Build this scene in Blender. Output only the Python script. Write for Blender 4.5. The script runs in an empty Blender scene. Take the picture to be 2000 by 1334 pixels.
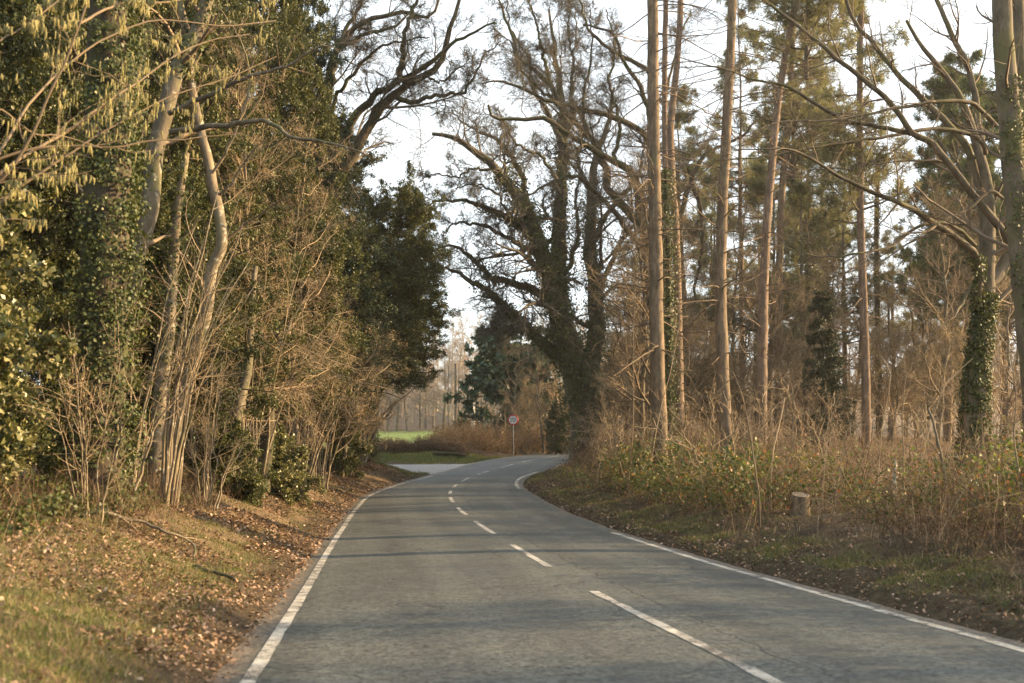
import bpy, math, random
import numpy as np
from mathutils import Vector

# ------------------------------------------------------------------ camera, world, sun
FPX, YH, EYE = 2200.0, 905.0, 1.5          # focal length and horizon of a 2000 px wide picture, eye height
sc = bpy.context.scene
C = sc.collection
cam_d = bpy.data.cameras.new("camera")
cam = bpy.data.objects.new("camera", cam_d); C.objects.link(cam)
cam.location = (0, 0, EYE); cam.rotation_euler = (math.radians(90), 0, 0)
cam_d.sensor_width = 36.0; cam_d.lens = FPX / 2000 * 36
cam_d.shift_y = (YH - 667) / 2000
cam_d.clip_start = 0.1; cam_d.clip_end = 3000
cam_d.dof.use_dof = True; cam_d.dof.focus_distance = 24.0; cam_d.dof.aperture_fstop = 1.9
sc.camera = cam

SUN_AZ, SUN_EL = 81.0, 17.0                # degrees: clockwise from straight ahead, above the horizon
w = bpy.data.worlds.new("World"); sc.world = w; w.use_nodes = True
nt = w.node_tree
bg = nt.nodes['Background']
sky = nt.nodes.new('ShaderNodeTexSky'); sky.sky_type = 'NISHITA'; sky.sun_disc = False
sky.sun_elevation = math.radians(SUN_EL); sky.sun_rotation = math.radians(SUN_AZ)
sky.air_density = 1.0; sky.dust_density = 2.5; sky.ozone_density = 1.0
tc = nt.nodes.new('ShaderNodeTexCoord'); mp = nt.nodes.new('ShaderNodeMapping'); mp.inputs['Scale'].default_value = (1, 1, 2.5)
nz = nt.nodes.new('ShaderNodeTexNoise'); nz.inputs['Scale'].default_value = 2.2; nz.inputs['Detail'].default_value = 5
cr = nt.nodes.new('ShaderNodeValToRGB'); cr.color_ramp.elements[0].position = .3; cr.color_ramp.elements[0].color = (.4, .4, .4, 1); cr.color_ramp.elements[1].position = .62; cr.color_ramp.elements[1].color = (.95, .95, .95, 1)
mx = nt.nodes.new('ShaderNodeMix'); mx.data_type = 'RGBA'; mx.inputs[7].default_value = (3.5, 3.75, 3.85, 1)     # thin bright cloud over the sky
nt.links.new(tc.outputs['Generated'], mp.inputs[0]); nt.links.new(mp.outputs[0], nz.inputs['Vector']); nt.links.new(nz.outputs['Fac'], cr.inputs[0])
nt.links.new(cr.outputs[0], mx.inputs['Factor']); nt.links.new(sky.outputs[0], mx.inputs[6])
nt.links.new(mx.outputs[2], bg.inputs[0]); bg.inputs[1].default_value = 0.13
sd = bpy.data.lights.new("sun", 'SUN'); sd.energy = 5.0; sd.angle = math.radians(0.6); sd.color = (1.0, 0.70, 0.37)
sun = bpy.data.objects.new("sun", sd); C.objects.link(sun)
az, el = math.radians(SUN_AZ), math.radians(SUN_EL)
SUNV = Vector((math.cos(el) * math.sin(az), math.cos(el) * math.cos(az), math.sin(el)))
sun.rotation_euler = SUNV.to_track_quat('Z', 'Y').to_euler(); sun.location = (30, 10, 30)
sc.view_settings.view_transform = 'Standard'; sc.view_settings.look = 'None'
sc.view_settings.exposure = 1.8; sc.view_settings.gamma = 1.0
cy = sc.cycles
cy.max_bounces = 6; cy.diffuse_bounces = 3; cy.glossy_bounces = 2; cy.transmission_bounces = 3
cy.transparent_max_bounces = 4; cy.use_denoising = True; cy.caustics_reflective = False; cy.caustics_refractive = False
cy.use_adaptive_sampling = True; cy.adaptive_threshold = 0.02

# ------------------------------------------------------------------ helpers
def nrm(a):
    return a / np.maximum(np.linalg.norm(a, axis=-1, keepdims=True), 1e-9)

def px(x, y, D):
    """a point at distance D ahead, from where it is seen"""
    return np.array([(x - 1000) / FPX * D, D, EYE + (YH - y) / FPX * D])

def sstep(x, a, b):
    t = np.clip((np.asarray(x, float) - a) / (b - a), 0, 1)
    return t * t * (3 - 2 * t)

_nr = np.random.default_rng(5)
_NT = _nr.random((256, 256))
def vnoise(x, y):
    x = np.asarray(x, float); y = np.asarray(y, float)
    xi = np.floor(x).astype(int); yi = np.floor(y).astype(int)
    fx = x - xi; fy = y - yi
    fx = fx * fx * (3 - 2 * fx); fy = fy * fy * (3 - 2 * fy)
    g = lambda a, b: _NT[a % 256, b % 256]
    return (g(xi, yi) * (1 - fx) + g(xi + 1, yi) * fx) * (1 - fy) + (g(xi, yi + 1) * (1 - fx) + g(xi + 1, yi + 1) * fx) * fy

def fbm(x, y, o=3):
    s, a, t = 0, 1, 0
    for k in range(o):
        s = s + a * vnoise(x * 2 ** k + 17 * k, y * 2 ** k + 9 * k); t += a; a *= .5
    return s / t

def catmull(pts, n):
    P = np.asarray(pts, float)
    if len(P) == 2:
        return P[0] + (P[1] - P[0]) * np.linspace(0, 1, n)[:, None]
    d = np.r_[0, np.cumsum(np.linalg.norm(np.diff(P, axis=0), axis=1))]
    m = np.gradient(P, d, axis=0)
    t = np.linspace(0, d[-1], n)
    i = np.clip(np.searchsorted(d, t, side='right') - 1, 0, len(P) - 2)
    h = (d[i + 1] - d[i])[:, None]; s = ((t - d[i])[:, None]) / h
    return ((2*s**3 - 3*s**2 + 1) * P[i] + (s**3 - 2*s**2 + s) * h * m[i] + (-2*s**3 + 3*s**2) * P[i+1] + (s**3 - s**2) * h * m[i+1])

class MB:
    """collects tubes and leaves; build() links them as ONE mesh object"""
    def __init__(self):
        self.v = []; self.f = []; self.t = []; self.n = 0
    def add(self, V, F, tri=False):
        V = np.asarray(V, float).reshape(-1, 3); F = np.asarray(F, int)
        (self.t if tri else self.f).append(F + self.n); self.v.append(V); self.n += len(V)
    def tubes(self, P, R, s=4, ridge=0.0, rng=None, cap=False):
        P = np.asarray(P, float); R = np.asarray(R, float)
        if P.ndim == 2: P = P[None]; R = R[None]
        T, n, _ = P.shape
        tan = nrm(np.gradient(P, axis=1))
        ov = nrm(P[:, -1] - P[:, 0])
        ref = np.zeros((T, 3)); ref[np.arange(T), np.argmin(np.abs(ov), axis=1)] = 1
        u = nrm(np.cross(tan, ref[:, None, :])); v = np.cross(tan, u)
        a = np.arange(s) * 2 * math.pi / s
        rad = R[:, :, None] * np.ones(s)
        if ridge and rng is not None:
            k1 = rng.normal(0, 1, (T, 1, s)); k2 = rng.normal(0, 1, (T, n, s))
            rad = rad * (1 + ridge * (.6 * k1 + .5 * k2))
        ring = P[:, :, None, :] + rad[..., None] * (np.cos(a)[None, None, :, None] * u[:, :, None, :] + np.sin(a)[None, None, :, None] * v[:, :, None, :])
        idx = np.arange(T * n * s).reshape(T, n, s)
        A = idx[:, :-1, :]; B = np.roll(idx, -1, axis=2)[:, :-1, :]
        D_ = idx[:, 1:, :]; C_ = np.roll(idx, -1, axis=2)[:, 1:, :]
        self.add(ring, np.stack([A, B, C_, D_], -1).reshape(-1, 4))
        if cap:
            for t in range(T):
                r = ring[t, -1]; k = len(r)
                self.add(np.vstack([r, r.mean(0)[None]]), [[j, (j + 1) % k, k] for j in range(k)], tri=True)
    def leaves(self, Cn, D, N, L, W, fold=.25, tipw=0.5):
        Cn = np.asarray(Cn); n = len(Cn)
        L = np.broadcast_to(L, n)[:, None]; W = np.broadcast_to(W, n)[:, None]
        D = nrm(D); S = nrm(np.cross(D, N)); U = np.cross(S, D)
        m = Cn + D * L * tipw + U * W * fold
        V = np.stack([Cn, m + S * W * .5, Cn + D * L, m - S * W * .5], 1)
        self.add(V, np.arange(4 * n).reshape(n, 4))
    def merge(self, other, M=None, loc=(0, 0, 0), s=1.0, rz=0.0):
        V, F, T = other
        c, sn = math.cos(rz), math.sin(rz)
        Rm = np.array([[c, -sn, 0], [sn, c, 0], [0, 0, 1]])
        V = (V * np.asarray(s)) @ Rm.T + np.asarray(loc)
        b = self.n
        self.v.append(V); self.n += len(V)
        if len(F): self.f.append(F + b)
        if len(T): self.t.append(T + b)
    def arrays(self):
        V = np.concatenate(self.v) if self.v else np.zeros((0, 3))
        F = np.concatenate(self.f) if self.f else np.zeros((0, 4), int)
        T = np.concatenate(self.t) if self.t else np.zeros((0, 3), int)
        return V, F, T
    def mesh(self, name, m, origin=(0, 0, 0), smooth=False):
        V, F, T = self.arrays()
        me = bpy.data.meshes.new(name)
        me.vertices.add(len(V)); me.vertices.foreach_set('co', (V - np.asarray(origin)).astype(np.float32).ravel())
        me.loops.add(F.size + T.size)
        me.loops.foreach_set('vertex_index', np.r_[F.ravel(), T.ravel()].astype(np.int32))
        me.polygons.add(len(F) + len(T))
        me.polygons.foreach_set('loop_start', np.r_[np.arange(len(F)) * 4, F.size + np.arange(len(T)) * 3].astype(np.int32))
        me.update(calc_edges=True)
        if smooth: me.polygons.foreach_set('use_smooth', np.ones(len(F) + len(T), bool))
        me.materials.append(m)
        return me
    def build(self, name, m, parent=None, origin=(0, 0, 0), smooth=False):
        o = bpy.data.objects.new(name, self.mesh(name, m, origin, smooth)); C.objects.link(o)
        if parent is not None: o.parent = parent
        return o

def tag(o, label=None, cat=None, group=None, kind=None):
    if label: o['label'] = label
    if cat: o['category'] = cat
    if group: o['group'] = group
    if kind: o['kind'] = kind
    return o

def empty(name, label, cat, loc, group=None, rz=0.0):
    o = bpy.data.objects.new(name, None); C.objects.link(o)
    o.empty_display_size = .3
    o.location = loc; o.rotation_euler = (0, 0, rz)
    return tag(o, label, cat, group)

def copy_tree(root, loc, rz, s, label=None, group=None):
    r = root.copy(); C.objects.link(r)
    r.location = loc; r.rotation_euler = (0, 0, rz); r.scale = s if hasattr(s, '__len__') else (s, s, s)
    if label: r['label'] = label
    if group: r['group'] = group
    for ch in list(root.children):
        c = ch.copy(); C.objects.link(c); c.parent = r
    return r

def grow(rng, P, R, k, t=(.3, 1), L=(.3, .6), rel=True, ang=(30, 60), wig=.2, up=.05, n=5, rr=.5, rmin=.003, rtip=.35, taper=.5, bias=None, perp_up=0.0):
    """k children on every parent branch"""
    T, m, _ = P.shape
    i = np.repeat(np.arange(T), k)
    N = len(i)
    tt = rng.uniform(t[0], t[1], N)
    f = tt * (m - 1); j = np.clip(f.astype(int), 0, m - 2); fr = (f - j)[:, None]
    base = P[i, j] * (1 - fr) + P[i, j + 1] * fr
    tan = nrm(P[i, j + 1] - P[i, j])
    rad = R[i, j] * (1 - fr[:, 0]) + R[i, j + 1] * fr[:, 0]
    plen = np.linalg.norm(np.diff(P, axis=1), axis=2).sum(1)[i]
    ln = rng.uniform(L[0], L[1], N) * (plen if rel else 1.0) * (1 - taper * (tt - t[0]) / max(t[1] - t[0], .01))
    q = rng.normal(0, 1, (N, 3)); q[:, 2] += perp_up
    pr = nrm(q - tan * (q * tan).sum(1, keepdims=True))
    a = np.radians(rng.uniform(ang[0], ang[1], N))[:, None]
    d = np.cos(a) * tan + np.sin(a) * pr
    pts = [base]; st = (ln / (n - 1))[:, None]
    for _ in range(n - 1):
        d = d + rng.normal(0, wig, (N, 3)); d[:, 2] += up
        if bias is not None: d = d + np.asarray(bias)
        d = nrm(d); pts.append(pts[-1] + d * st)
    Pn = np.stack(pts, 1)
    r0 = np.maximum(np.minimum(rad * rr, rad * .9), rmin)
    return Pn, r0[:, None] * np.linspace(1, rtip, n)[None]

def on_twigs(rng, P, k, spread=.03, t=(.1, 1)):
    T, m, _ = P.shape
    i = np.repeat(np.arange(T), k); N = len(i)
    f = rng.uniform(t[0], t[1], N) * (m - 1); j = np.clip(f.astype(int), 0, m - 2); fr = (f - j)[:, None]
    p = P[i, j] * (1 - fr) + P[i, j + 1] * fr
    return p + rng.normal(0, spread, (N, 3)), nrm(P[i, j + 1] - P[i, j])

def rnd_dir(rng, n, up=0.0):
    v = rng.normal(0, 1, (n, 3)); v[:, 2] += up
    return nrm(v)

def limb(pts, r0, r1, n=24, wig=0.0, rng=None, pw=1.0):
    P = catmull(pts, n)
    if wig and rng is not None:
        k = rng.normal(0, 1, (n, 3)); k = (k + np.roll(k, 1, 0)) * .5
        k[0] = 0
        P = P + k * wig
    t = np.linspace(0, 1, n) ** pw
    return P, r0 + (r1 - r0) * t

def pxlimb(pp, D, r0, r1, dz=0.0, n=24, wig=0.0, rng=None, pw=1.0):
    """a limb through seen points, running dz metres nearer (-) or farther (+) along its length"""
    m = len(pp)
    return limb([px(x, y, D + dz * k / (m - 1)) for k, (x, y) in enumerate(pp)], r0, r1, n, wig, rng, pw)

def stack(limbs):
    return np.stack([l[0] for l in limbs]), np.stack([l[1] for l in limbs])

def ivy_on(mb, rng, P, R, n, size=.07, t=(0, 1), out=.05, side=None):
    """ivy leaves on the surface of one limb"""
    m = len(P)
    f = (t[0] + (t[1] - t[0]) * rng.random(n)) * (m - 1); j = np.clip(f.astype(int), 0, m - 2); fr = (f - j)[:, None]
    p = P[j] * (1 - fr) + P[j + 1] * fr; tan = nrm(P[j + 1] - P[j])
    r = (R[j] * (1 - fr[:, 0]) + R[j + 1] * fr[:, 0])
    q = rng.normal(0, 1, (n, 3)); q = nrm(q - tan * (q * tan).sum(1, keepdims=True))
    th = np.arctan2(q[:, 1], q[:, 0])
    cl = vnoise(f * 1.7 + 3, th * 1.6 + 20)
    keep = cl > .3
    if side is not None: keep &= (q @ np.array(side) + .8 * (cl - .5) > -.25)
    c = p + q * (r + np.abs(rng.normal(0, out, n)) * (.4 + 1.6 * cl))[:, None]
    d = nrm(rng.normal(0, .7, (n, 3)) + np.array([0, 0, -.7]) + q * .35)
    N = nrm(q + rng.normal(0, .45, (n, 3)))
    L = size * rng.uniform(.6, 1.3, n)
    mb.leaves(c[keep], d[keep], N[keep], L[keep], L[keep] * .85, fold=.12, tipw=.4)

# ------------------------------------------------------------------ materials
class NB:
    def __init__(self, name):
        self.m = bpy.data.materials.new(name); self.m.use_nodes = True
        self.t = self.m.node_tree; self.b = self.t.nodes['Principled BSDF']; self.out = self.t.nodes['Material Output']
    def n(self, typ, **kw):
        o = self.t.nodes.new(typ)
        for k, v in kw.items(): setattr(o, k, v)
        return o
    def l(self, a, b): self.t.links.new(a, b)
    def coord(self, kind='Object', scale=(1, 1, 1)):
        c = self.n('ShaderNodeTexCoord'); m = self.n('ShaderNodeMapping'); m.inputs['Scale'].default_value = scale
        self.l(c.outputs[kind], m.inputs['Vector']); return m.outputs[0]
    def noise(self, vec, scale, detail=4, rough=.6, dist=0.0):
        o = self.n('ShaderNodeTexNoise'); o.inputs['Scale'].default_value = scale; o.inputs['Detail'].default_value = detail
        o.inputs['Roughness'].default_value = rough; o.inputs['Distortion'].default_value = dist
        self.l(vec, o.inputs['Vector']); return o.outputs['Fac']
    def ramp(self, fac, stops):
        r = self.n('ShaderNodeValToRGB'); e = r.color_ramp.elements
        while len(e) > 1: e.remove(e[-1])
        e[0].position = stops[0][0]; e[0].color = tuple(stops[0][1]) + (1,) if hasattr(stops[0][1], '__len__') else (stops[0][1],) * 3 + (1,)
        for p, c in stops[1:]:
            x = e.new(p); x.color = tuple(c) + (1,) if hasattr(c, '__len__') else (c,) * 3 + (1,)
        self.l(fac, r.inputs[0]); return r.outputs[0]
    def mix(self, fac, a, b, mode='MIX'):
        m = self.n('ShaderNodeMix', data_type='RGBA', blend_type=mode)
        for sock, v in ((m.inputs['Factor'], fac), (m.inputs[6], a), (m.inputs[7], b)):
            if hasattr(v, 'is_linked'): self.l(v, sock)
            elif hasattr(v, '__len__'): sock.default_value = tuple(v) + (1,)
            else: sock.default_value = v
        return m.outputs[2]
    def math(self, op, a, b=None):
        m = self.n('ShaderNodeMath', operation=op)
        for k, v in enumerate((a, b)):
            if v is None: continue
            if hasattr(v, 'is_linked'): self.l(v, m.inputs[k])
            else: m.inputs[k].default_value = v
        return m.outputs[0]
    def attr(self, name):
        a = self.n('ShaderNodeAttribute'); a.attribute_name = name; return a.outputs['Fac']
    def bump(self, h, strength, dist=.02):
        b = self.n('ShaderNodeBump'); b.inputs['Strength'].default_value = strength; b.inputs['Distance'].default_value = dist
        self.l(h, b.inputs['Height']); self.l(b.outputs[0], self.b.inputs['Normal'])
    def color(self, c): self.l(c, self.b.inputs['Base Color'])

def bark(name, c1, c2, scale=6, stretch=.2, bump=.6, moss=None, moss_amt=.5, spots=None):
    q = NB(name); v = q.coord('Object', (1, 1, stretch))
    n1 = q.noise(v, scale, 6, .65, .4); n2 = q.noise(v, scale * 5, 3, .6)
    h = q.math('ADD', q.math('MULTIPLY', n1, .7), q.math('MULTIPLY', n2, .3))
    col = q.ramp(h, [(.3, c1), (.68, c2)])
    v2 = q.coord('Object', (1, 1, .6)); n3 = q.noise(v2, 1.6, 4, .6)
    col = q.mix(1.0, col, q.ramp(q.noise(q.coord('Object', (1, 1, .45)), 3.2, 5, .7), [(.3, .55), (.7, 1.3)]), 'MULTIPLY')
    if moss: col = q.mix(q.ramp(n3, [(.62 - moss_amt * .3, 0.0), (.75 - moss_amt * .3, .8)]), col, moss)
    if spots:
        n4 = q.noise(q.coord('Object', (1, 1, 1)), 9, 3, .5); col = q.mix(q.ramp(n4, [(.6, 0.0), (.66, .8)]), col, spots)
    q.color(col); q.b.inputs['Roughness'].default_value = .85; q.b.inputs['Specular IOR Level'].default_value = .2
    q.bump(h, bump, .03)
    return q.m

def twig(name, c1, c2):
    q = NB(name); g = q.n('ShaderNodeNewGeometry')
    q.color(q.ramp(g.outputs['Random Per Island'], [(0, c1), (1, c2)]))
    q.b.inputs['Roughness'].default_value = .8; q.b.inputs['Specular IOR Level'].default_value = .25
    return q.m

def leaf(name, stops, rough=.45, spec=.4, trans=.25):
    q = NB(name); g = q.n('ShaderNodeNewGeometry')
    col = q.ramp(g.outputs['Random Per Island'], stops)
    q.color(col); q.b.inputs['Roughness'].default_value = rough; q.b.inputs['Specular IOR Level'].default_value = spec
    if trans:
        tr = q.n('ShaderNodeBsdfTranslucent'); q.l(q.mix(1.0, col, (1.0, 1.0, .6), 'MULTIPLY'), tr.inputs[0])
        mx = q.n('ShaderNodeMixShader'); mx.inputs[0].default_value = trans
        q.l(q.b.outputs[0], mx.inputs[1]); q.l(tr.outputs[0], mx.inputs[2]); q.l(mx.outputs[0], q.out.inputs['Surface'])
    return q.m

M = {}
M['oak'] = bark('oak_bark', (.03, .025, .017), (.13, .105, .072), 5, .25, .9, (.06, .068, .022), .5)
M['oak_twig'] = twig('oak_twigs', (.055, .047, .034), (.16, .135, .095))
M['pine'] = bark('pine_bark', (.045, .034, .023), (.25, .185, .122), 13, .22, 1.0, (.12, .12, .06), .15)
M['pine_red'] = bark('red_pine_bark', (.06, .042, .029), (.27, .192, .135), 12, .25, 1.0, (.16, .12, .09), .1)
M['smooth'] = bark('smooth_bark', (.10, .08, .052), (.27, .215, .145), 7, .35, .5, (.13, .125, .055), .35, (.34, .31, .25))
M['grey'] = bark('grey_bark', (.055, .045, .032), (.19, .155, .108), 7, .35, .6, (.10, .105, .045), .4, (.24, .225, .175))
M['hazel_twig'] = twig('hazel_twigs', (.085, .062, .038), (.25, .185, .115))
M['tan_twig'] = twig('tan_twigs', (.13, .095, .057), (.42, .315, .195))
M['brush_twig'] = twig('brush_twigs', (.06, .045, .03), (.40, .30, .18))
M['beech'] = bark('beech_bark', (.06, .05, .034), (.17, .138, .094), 5, .4, .5, (.10, .095, .04), .45)
M['beech_twig'] = twig('beech_twigs', (.06, .046, .032), (.20, .15, .10))
M['dark_bark'] = bark('dark_bark', (.03, .025, .018), (.10, .08, .055), 7, .2, .9, (.05, .06, .02), .5)
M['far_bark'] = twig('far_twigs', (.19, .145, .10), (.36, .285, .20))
M['holly'] = leaf('holly_leaf', [(0, (.04, .05, .015)), (.5, (.07, .08, .024)), (.85, (.105, .11, .034)), (1, (.17, .155, .055))], .5, .3, .22)
M['holly_var'] = leaf('variegated_leaf', [(0, (.045, .06, .018)), (.4, (.085, .095, .034)), (.7, (.18, .17, .072)), (1, (.34, .3, .14))], .4, .4, .25)
M['dark_green'] = leaf('dark_evergreen_leaf', [(0, (.028, .042, .02)), (.6, (.045, .062, .028)), (1, (.08, .095, .04))], .5, .3, .22)
M['deep_green'] = leaf('blue_green_leaf', [(0, (.03, .06, .036)), (.6, (.055, .10, .06)), (1, (.10, .15, .075))], .4, .4, .15)
M['ivy'] = leaf('ivy_leaf', [(0, (.035, .048, .014)), (.6, (.062, .078, .022)), (.9, (.10, .11, .032)), (1, (.16, .15, .05))], .5, .3, .22)
M['ivy_moss'] = leaf('mossy_ivy_leaf', [(0, (.03, .04, .013)), (.6, (.058, .07, .02)), (1, (.125, .13, .034))], .55, .3, .3)
M['dry'] = leaf('dry_leaf', [(0, (.13, .095, .052)), (.5, (.24, .18, .105)), (1, (.38, .29, .18))], .7, .2, .3)
M['catkin'] = leaf('catkin_skin', [(0, (.24, .215, .085)), (1, (.42, .365, .16))], .7, .2, .35)
M['needle'] = leaf('pine_needle', [(0, (.10, .11, .058)), (.6, (.175, .172, .095)), (1, (.27, .23, .13))], .55, .3, .45)
M['needle_dark'] = leaf('dark_pine_needle', [(0, (.055, .08, .042)), (.6, (.095, .12, .058)), (1, (.15, .16, .08))], .55, .3, .4)
M['spruce'] = leaf('spruce_needle', [(0, (.016, .026, .012)), (.7, (.03, .042, .018)), (1, (.06, .07, .03))], .5, .3, .1)
M['bramble'] = leaf('bramble_leaf', [(0, (.05, .072, .022)), (.5, (.095, .12, .035)), (.8, (.17, .18, .05)), (.93, (.26, .15, .05)), (1, (.32, .10, .045))], .5, .35, .35)
M['bright_leaf'] = leaf('bright_leaf', [(0, (.09, .13, .028)), (.7, (.16, .2, .05)), (.87, (.28, .15, .045)), (1, (.32, .09, .04))], .6, .25, .45)
M['litter'] = leaf('litter_leaf', [(0, (.07, .044, .028)), (.4, (.17, .108, .068)), (.8, (.32, .205, .135)), (1, (.46, .34, .25))], .75, .2, .15)
M['grass'] = leaf('verge_grass', [(0, (.06, .085, .022)), (.5, (.12, .14, .042)), (.8, (.2, .19, .075)), (1, (.36, .29, .15))], .55, .3, .35)
M['straw'] = leaf('dry_stems', [(0, (.05, .031, .02)), (.5, (.14, .088, .052)), (.85, (.31, .21, .125)), (1, (.48, .36, .23))], .75, .2, .1)
M['bracken'] = leaf('bracken', [(0, (.11, .065, .038)), (.5, (.22, .14, .08)), (1, (.36, .25, .15))], .75, .2, .25)
M['hedge_leaf'] = leaf('hedge_leaf', [(0, (.10, .065, .042)), (.5, (.19, .12, .08)), (1, (.26, .18, .12))], .7, .2, .2)

def ground_mat():
    q = NB('ground_soil'); v = q.coord('Object')
    n1 = q.noise(v, .9, 5, .6); n2 = q.noise(v, 9, 5, .7); n3 = q.noise(v, 60, 3, .7)
    soil = q.ramp(n2, [(.3, (.032, .025, .016)), (.7, (.10, .076, .048))])
    lit = q.ramp(n3, [(.3, (.075, .054, .033)), (.55, (.17, .12, .072)), (.75, (.29, .21, .135))])
    gr = q.ramp(n3, [(.3, (.045, .055, .016)), (.7, (.12, .13, .04))])
    fld = q.ramp(q.noise(v, .3, 4, .6), [(.3, (.085, .125, .035)), (.7, (.14, .185, .05))])
    c = q.mix(q.ramp(q.math('ADD', q.attr('litter'), q.math('MULTIPLY', q.math('SUBTRACT', n1, .5), 1.2)), [(.35, 0.0), (.65, 1.0)]), soil, lit)
    c = q.mix(q.ramp(q.math('ADD', q.attr('grass'), q.math('MULTIPLY', q.math('SUBTRACT', n2, .5), 1.1)), [(.45, 0.0), (.7, 1.0)]), c, gr)
    c = q.mix(q.attr('field'), c, fld)
    q.color(c); q.b.inputs['Roughness'].default_value = .95; q.b.inputs['Specular IOR Level'].default_value = .1
    q.bump(q.math('ADD', n2, q.math('MULTIPLY', n3, .6)), .9, .05)
    return q.m

def asphalt_mat(name, dark, light, warm):
    q = NB(name)
    uv = q.coord('UV'); ob = q.coord('Object')
    def cells(sc_):
        vc = q.n('ShaderNodeTexVoronoi'); vc.inputs['Scale'].default_value = sc_; q.l(ob, vc.inputs['Vector'])
        sp_ = q.n('ShaderNodeSeparateColor'); q.l(vc.outputs['Color'], sp_.inputs[0]); return sp_.outputs[0]
    g1 = q.math('ADD', q.math('ADD', q.math('MULTIPLY', cells(58), .42), q.math('MULTIPLY', cells(24), .36)), q.math('MULTIPLY', q.noise(ob, 15, 4, .85), .22)); g2 = q.noise(ob, 7, 5, .8); pat = q.noise(ob, .55, 5, .6, .6)
    col = q.ramp(g1, [(.2, dark), (.5, tuple(.5 * (a + b) for a, b in zip(dark, light))), (.82, light)])
    col = q.mix(q.ramp(g2, [(.4, .0), (.75, .3)]), col, warm)
    streak = q.noise(q.coord('UV', (1.3, .05, 1)), 1.6, 4, .6)
    col = q.mix(1.0, col, q.ramp(streak, [(.3, .78), (.7, 1.18)]), 'MULTIPLY')
    col = q.mix(1.0, col, q.ramp(pat, [(.3, .82), (.7, 1.15)]), 'MULTIPLY')
    sxx = q.n('ShaderNodeSeparateXYZ'); q.l(uv, sxx.inputs[0])
    trk = q.math('COSINE', q.math('MULTIPLY', q.math('SUBTRACT', q.math('ABSOLUTE', sxx.outputs[0]), .8), 4.7))
    col = q.mix(1.0, col, q.ramp(q.math('ADD', q.math('MULTIPLY', trk, .3), q.noise(q.coord('UV', (1, .12, 1)), 2.5, 5, .7)), [(.3, 1.1), (.85, .8)]), 'MULTIPLY')
    # bleached spots and cracks
    sp = q.noise(ob, 1.7, 5, .7, 1.0)
    col = q.mix(q.ramp(sp, [(.66, 0.0), (.74, .35)]), col, (.2, .185, .16))
    vor = q.n('ShaderNodeTexVoronoi', feature='DISTANCE_TO_EDGE'); vor.inputs['Scale'].default_value = .55
    dv = q.n('ShaderNodeVectorMath', operation='ADD'); nz = q.n('ShaderNodeTexNoise'); nz.inputs['Scale'].default_value = 1.6; nz.inputs['Detail'].default_value = 6
    q.l(uv, nz.inputs['Vector']); q.l(uv, dv.inputs[0]); q.l(nz.outputs['Color'], dv.inputs[1]); q.l(dv.outputs[0], vor.inputs['Vector'])
    gate = q.ramp(q.noise(uv, .35, 3, .6), [(.5, 0.0), (.6, 1.0)])
    cr = q.math('MULTIPLY', q.ramp(vor.outputs['Distance'], [(.006, .85), (.02, 0.0)]), gate)
    # one long joint beside the centre line
    sx = q.n('ShaderNodeSeparateXYZ'); q.l(uv, sx.inputs[0])
    wob = q.math('MULTIPLY', q.math('SUBTRACT', q.noise(q.coord('UV', (.0, 1, 1)), 1.1, 6, .7), .5), .5)
    dist = q.math('ABSOLUTE', q.math('SUBTRACT', q.math('ADD', sx.outputs[0], wob), .42))
    jn = q.math('MULTIPLY', q.ramp(dist, [(.006, .8), (.02, 0.0)]), q.ramp(q.noise(uv, 1.1, 3, .6), [(.4, 0.0), (.5, 1.0)]))
    crk = q.math('MAXIMUM', cr, jn)
    ed = q.attr('edge'); dirt = q.ramp(q.math('ADD', q.math('MULTIPLY', ed, 1.6), q.math('MULTIPLY', q.math('SUBTRACT', q.noise(ob, 7, 6, .75), .5), .9)), [(.2, .95), (.5, 0.0)])
    col = q.mix(dirt, col, q.ramp(g1, [(.35, (.05, .036, .022)), (.65, (.19, .145, .1))]))
    col = q.mix(crk, col, (.02, .02, .019))
    q.color(col)
    q.l(q.ramp(pat, [(.3, .62), (.7, .8)]), q.b.inputs['Roughness'])
    q.b.inputs['Specular IOR Level'].default_value = .45
    q.bump(q.math('SUBTRACT', q.math('ADD', g1, q.math('MULTIPLY', g2, .5)), q.math('MULTIPLY', crk, 1.5)), .55, .012)
    return q.m

def paint_mat(thr=.5):
    q = NB('line_paint'); ob = q.coord('Object')
    a = q.noise(ob, 5, 6, .75, .5); b = q.noise(ob, 70, 3, .8)
    k = q.math('ADD', q.math('ADD', q.math('MULTIPLY', a, .55), q.math('MULTIPLY', b, .4)), q.math('MULTIPLY', q.math('SUBTRACT', q.noise(ob, .9, 4, .6), .45), .35))
    col = q.ramp(k, [(.43, (.055, .053, .048)), (.49, (.3, .28, .24)), (.63, (.5, .47, .41))])
    q.color(col); q.b.inputs['Roughness'].default_value = .75
    q.bump(b, .4, .008)
    return q.m

M['ground'] = ground_mat()
M['asphalt'] = asphalt_mat('asphalt', (.002, .003, .0025), (.098, .105, .092), (.088, .086, .068))
M['sidepave'] = asphalt_mat('lane_concrete', (.14, .128, .12), (.33, .30, .275), (.3, .26, .23))
M['paint'] = paint_mat()

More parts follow.
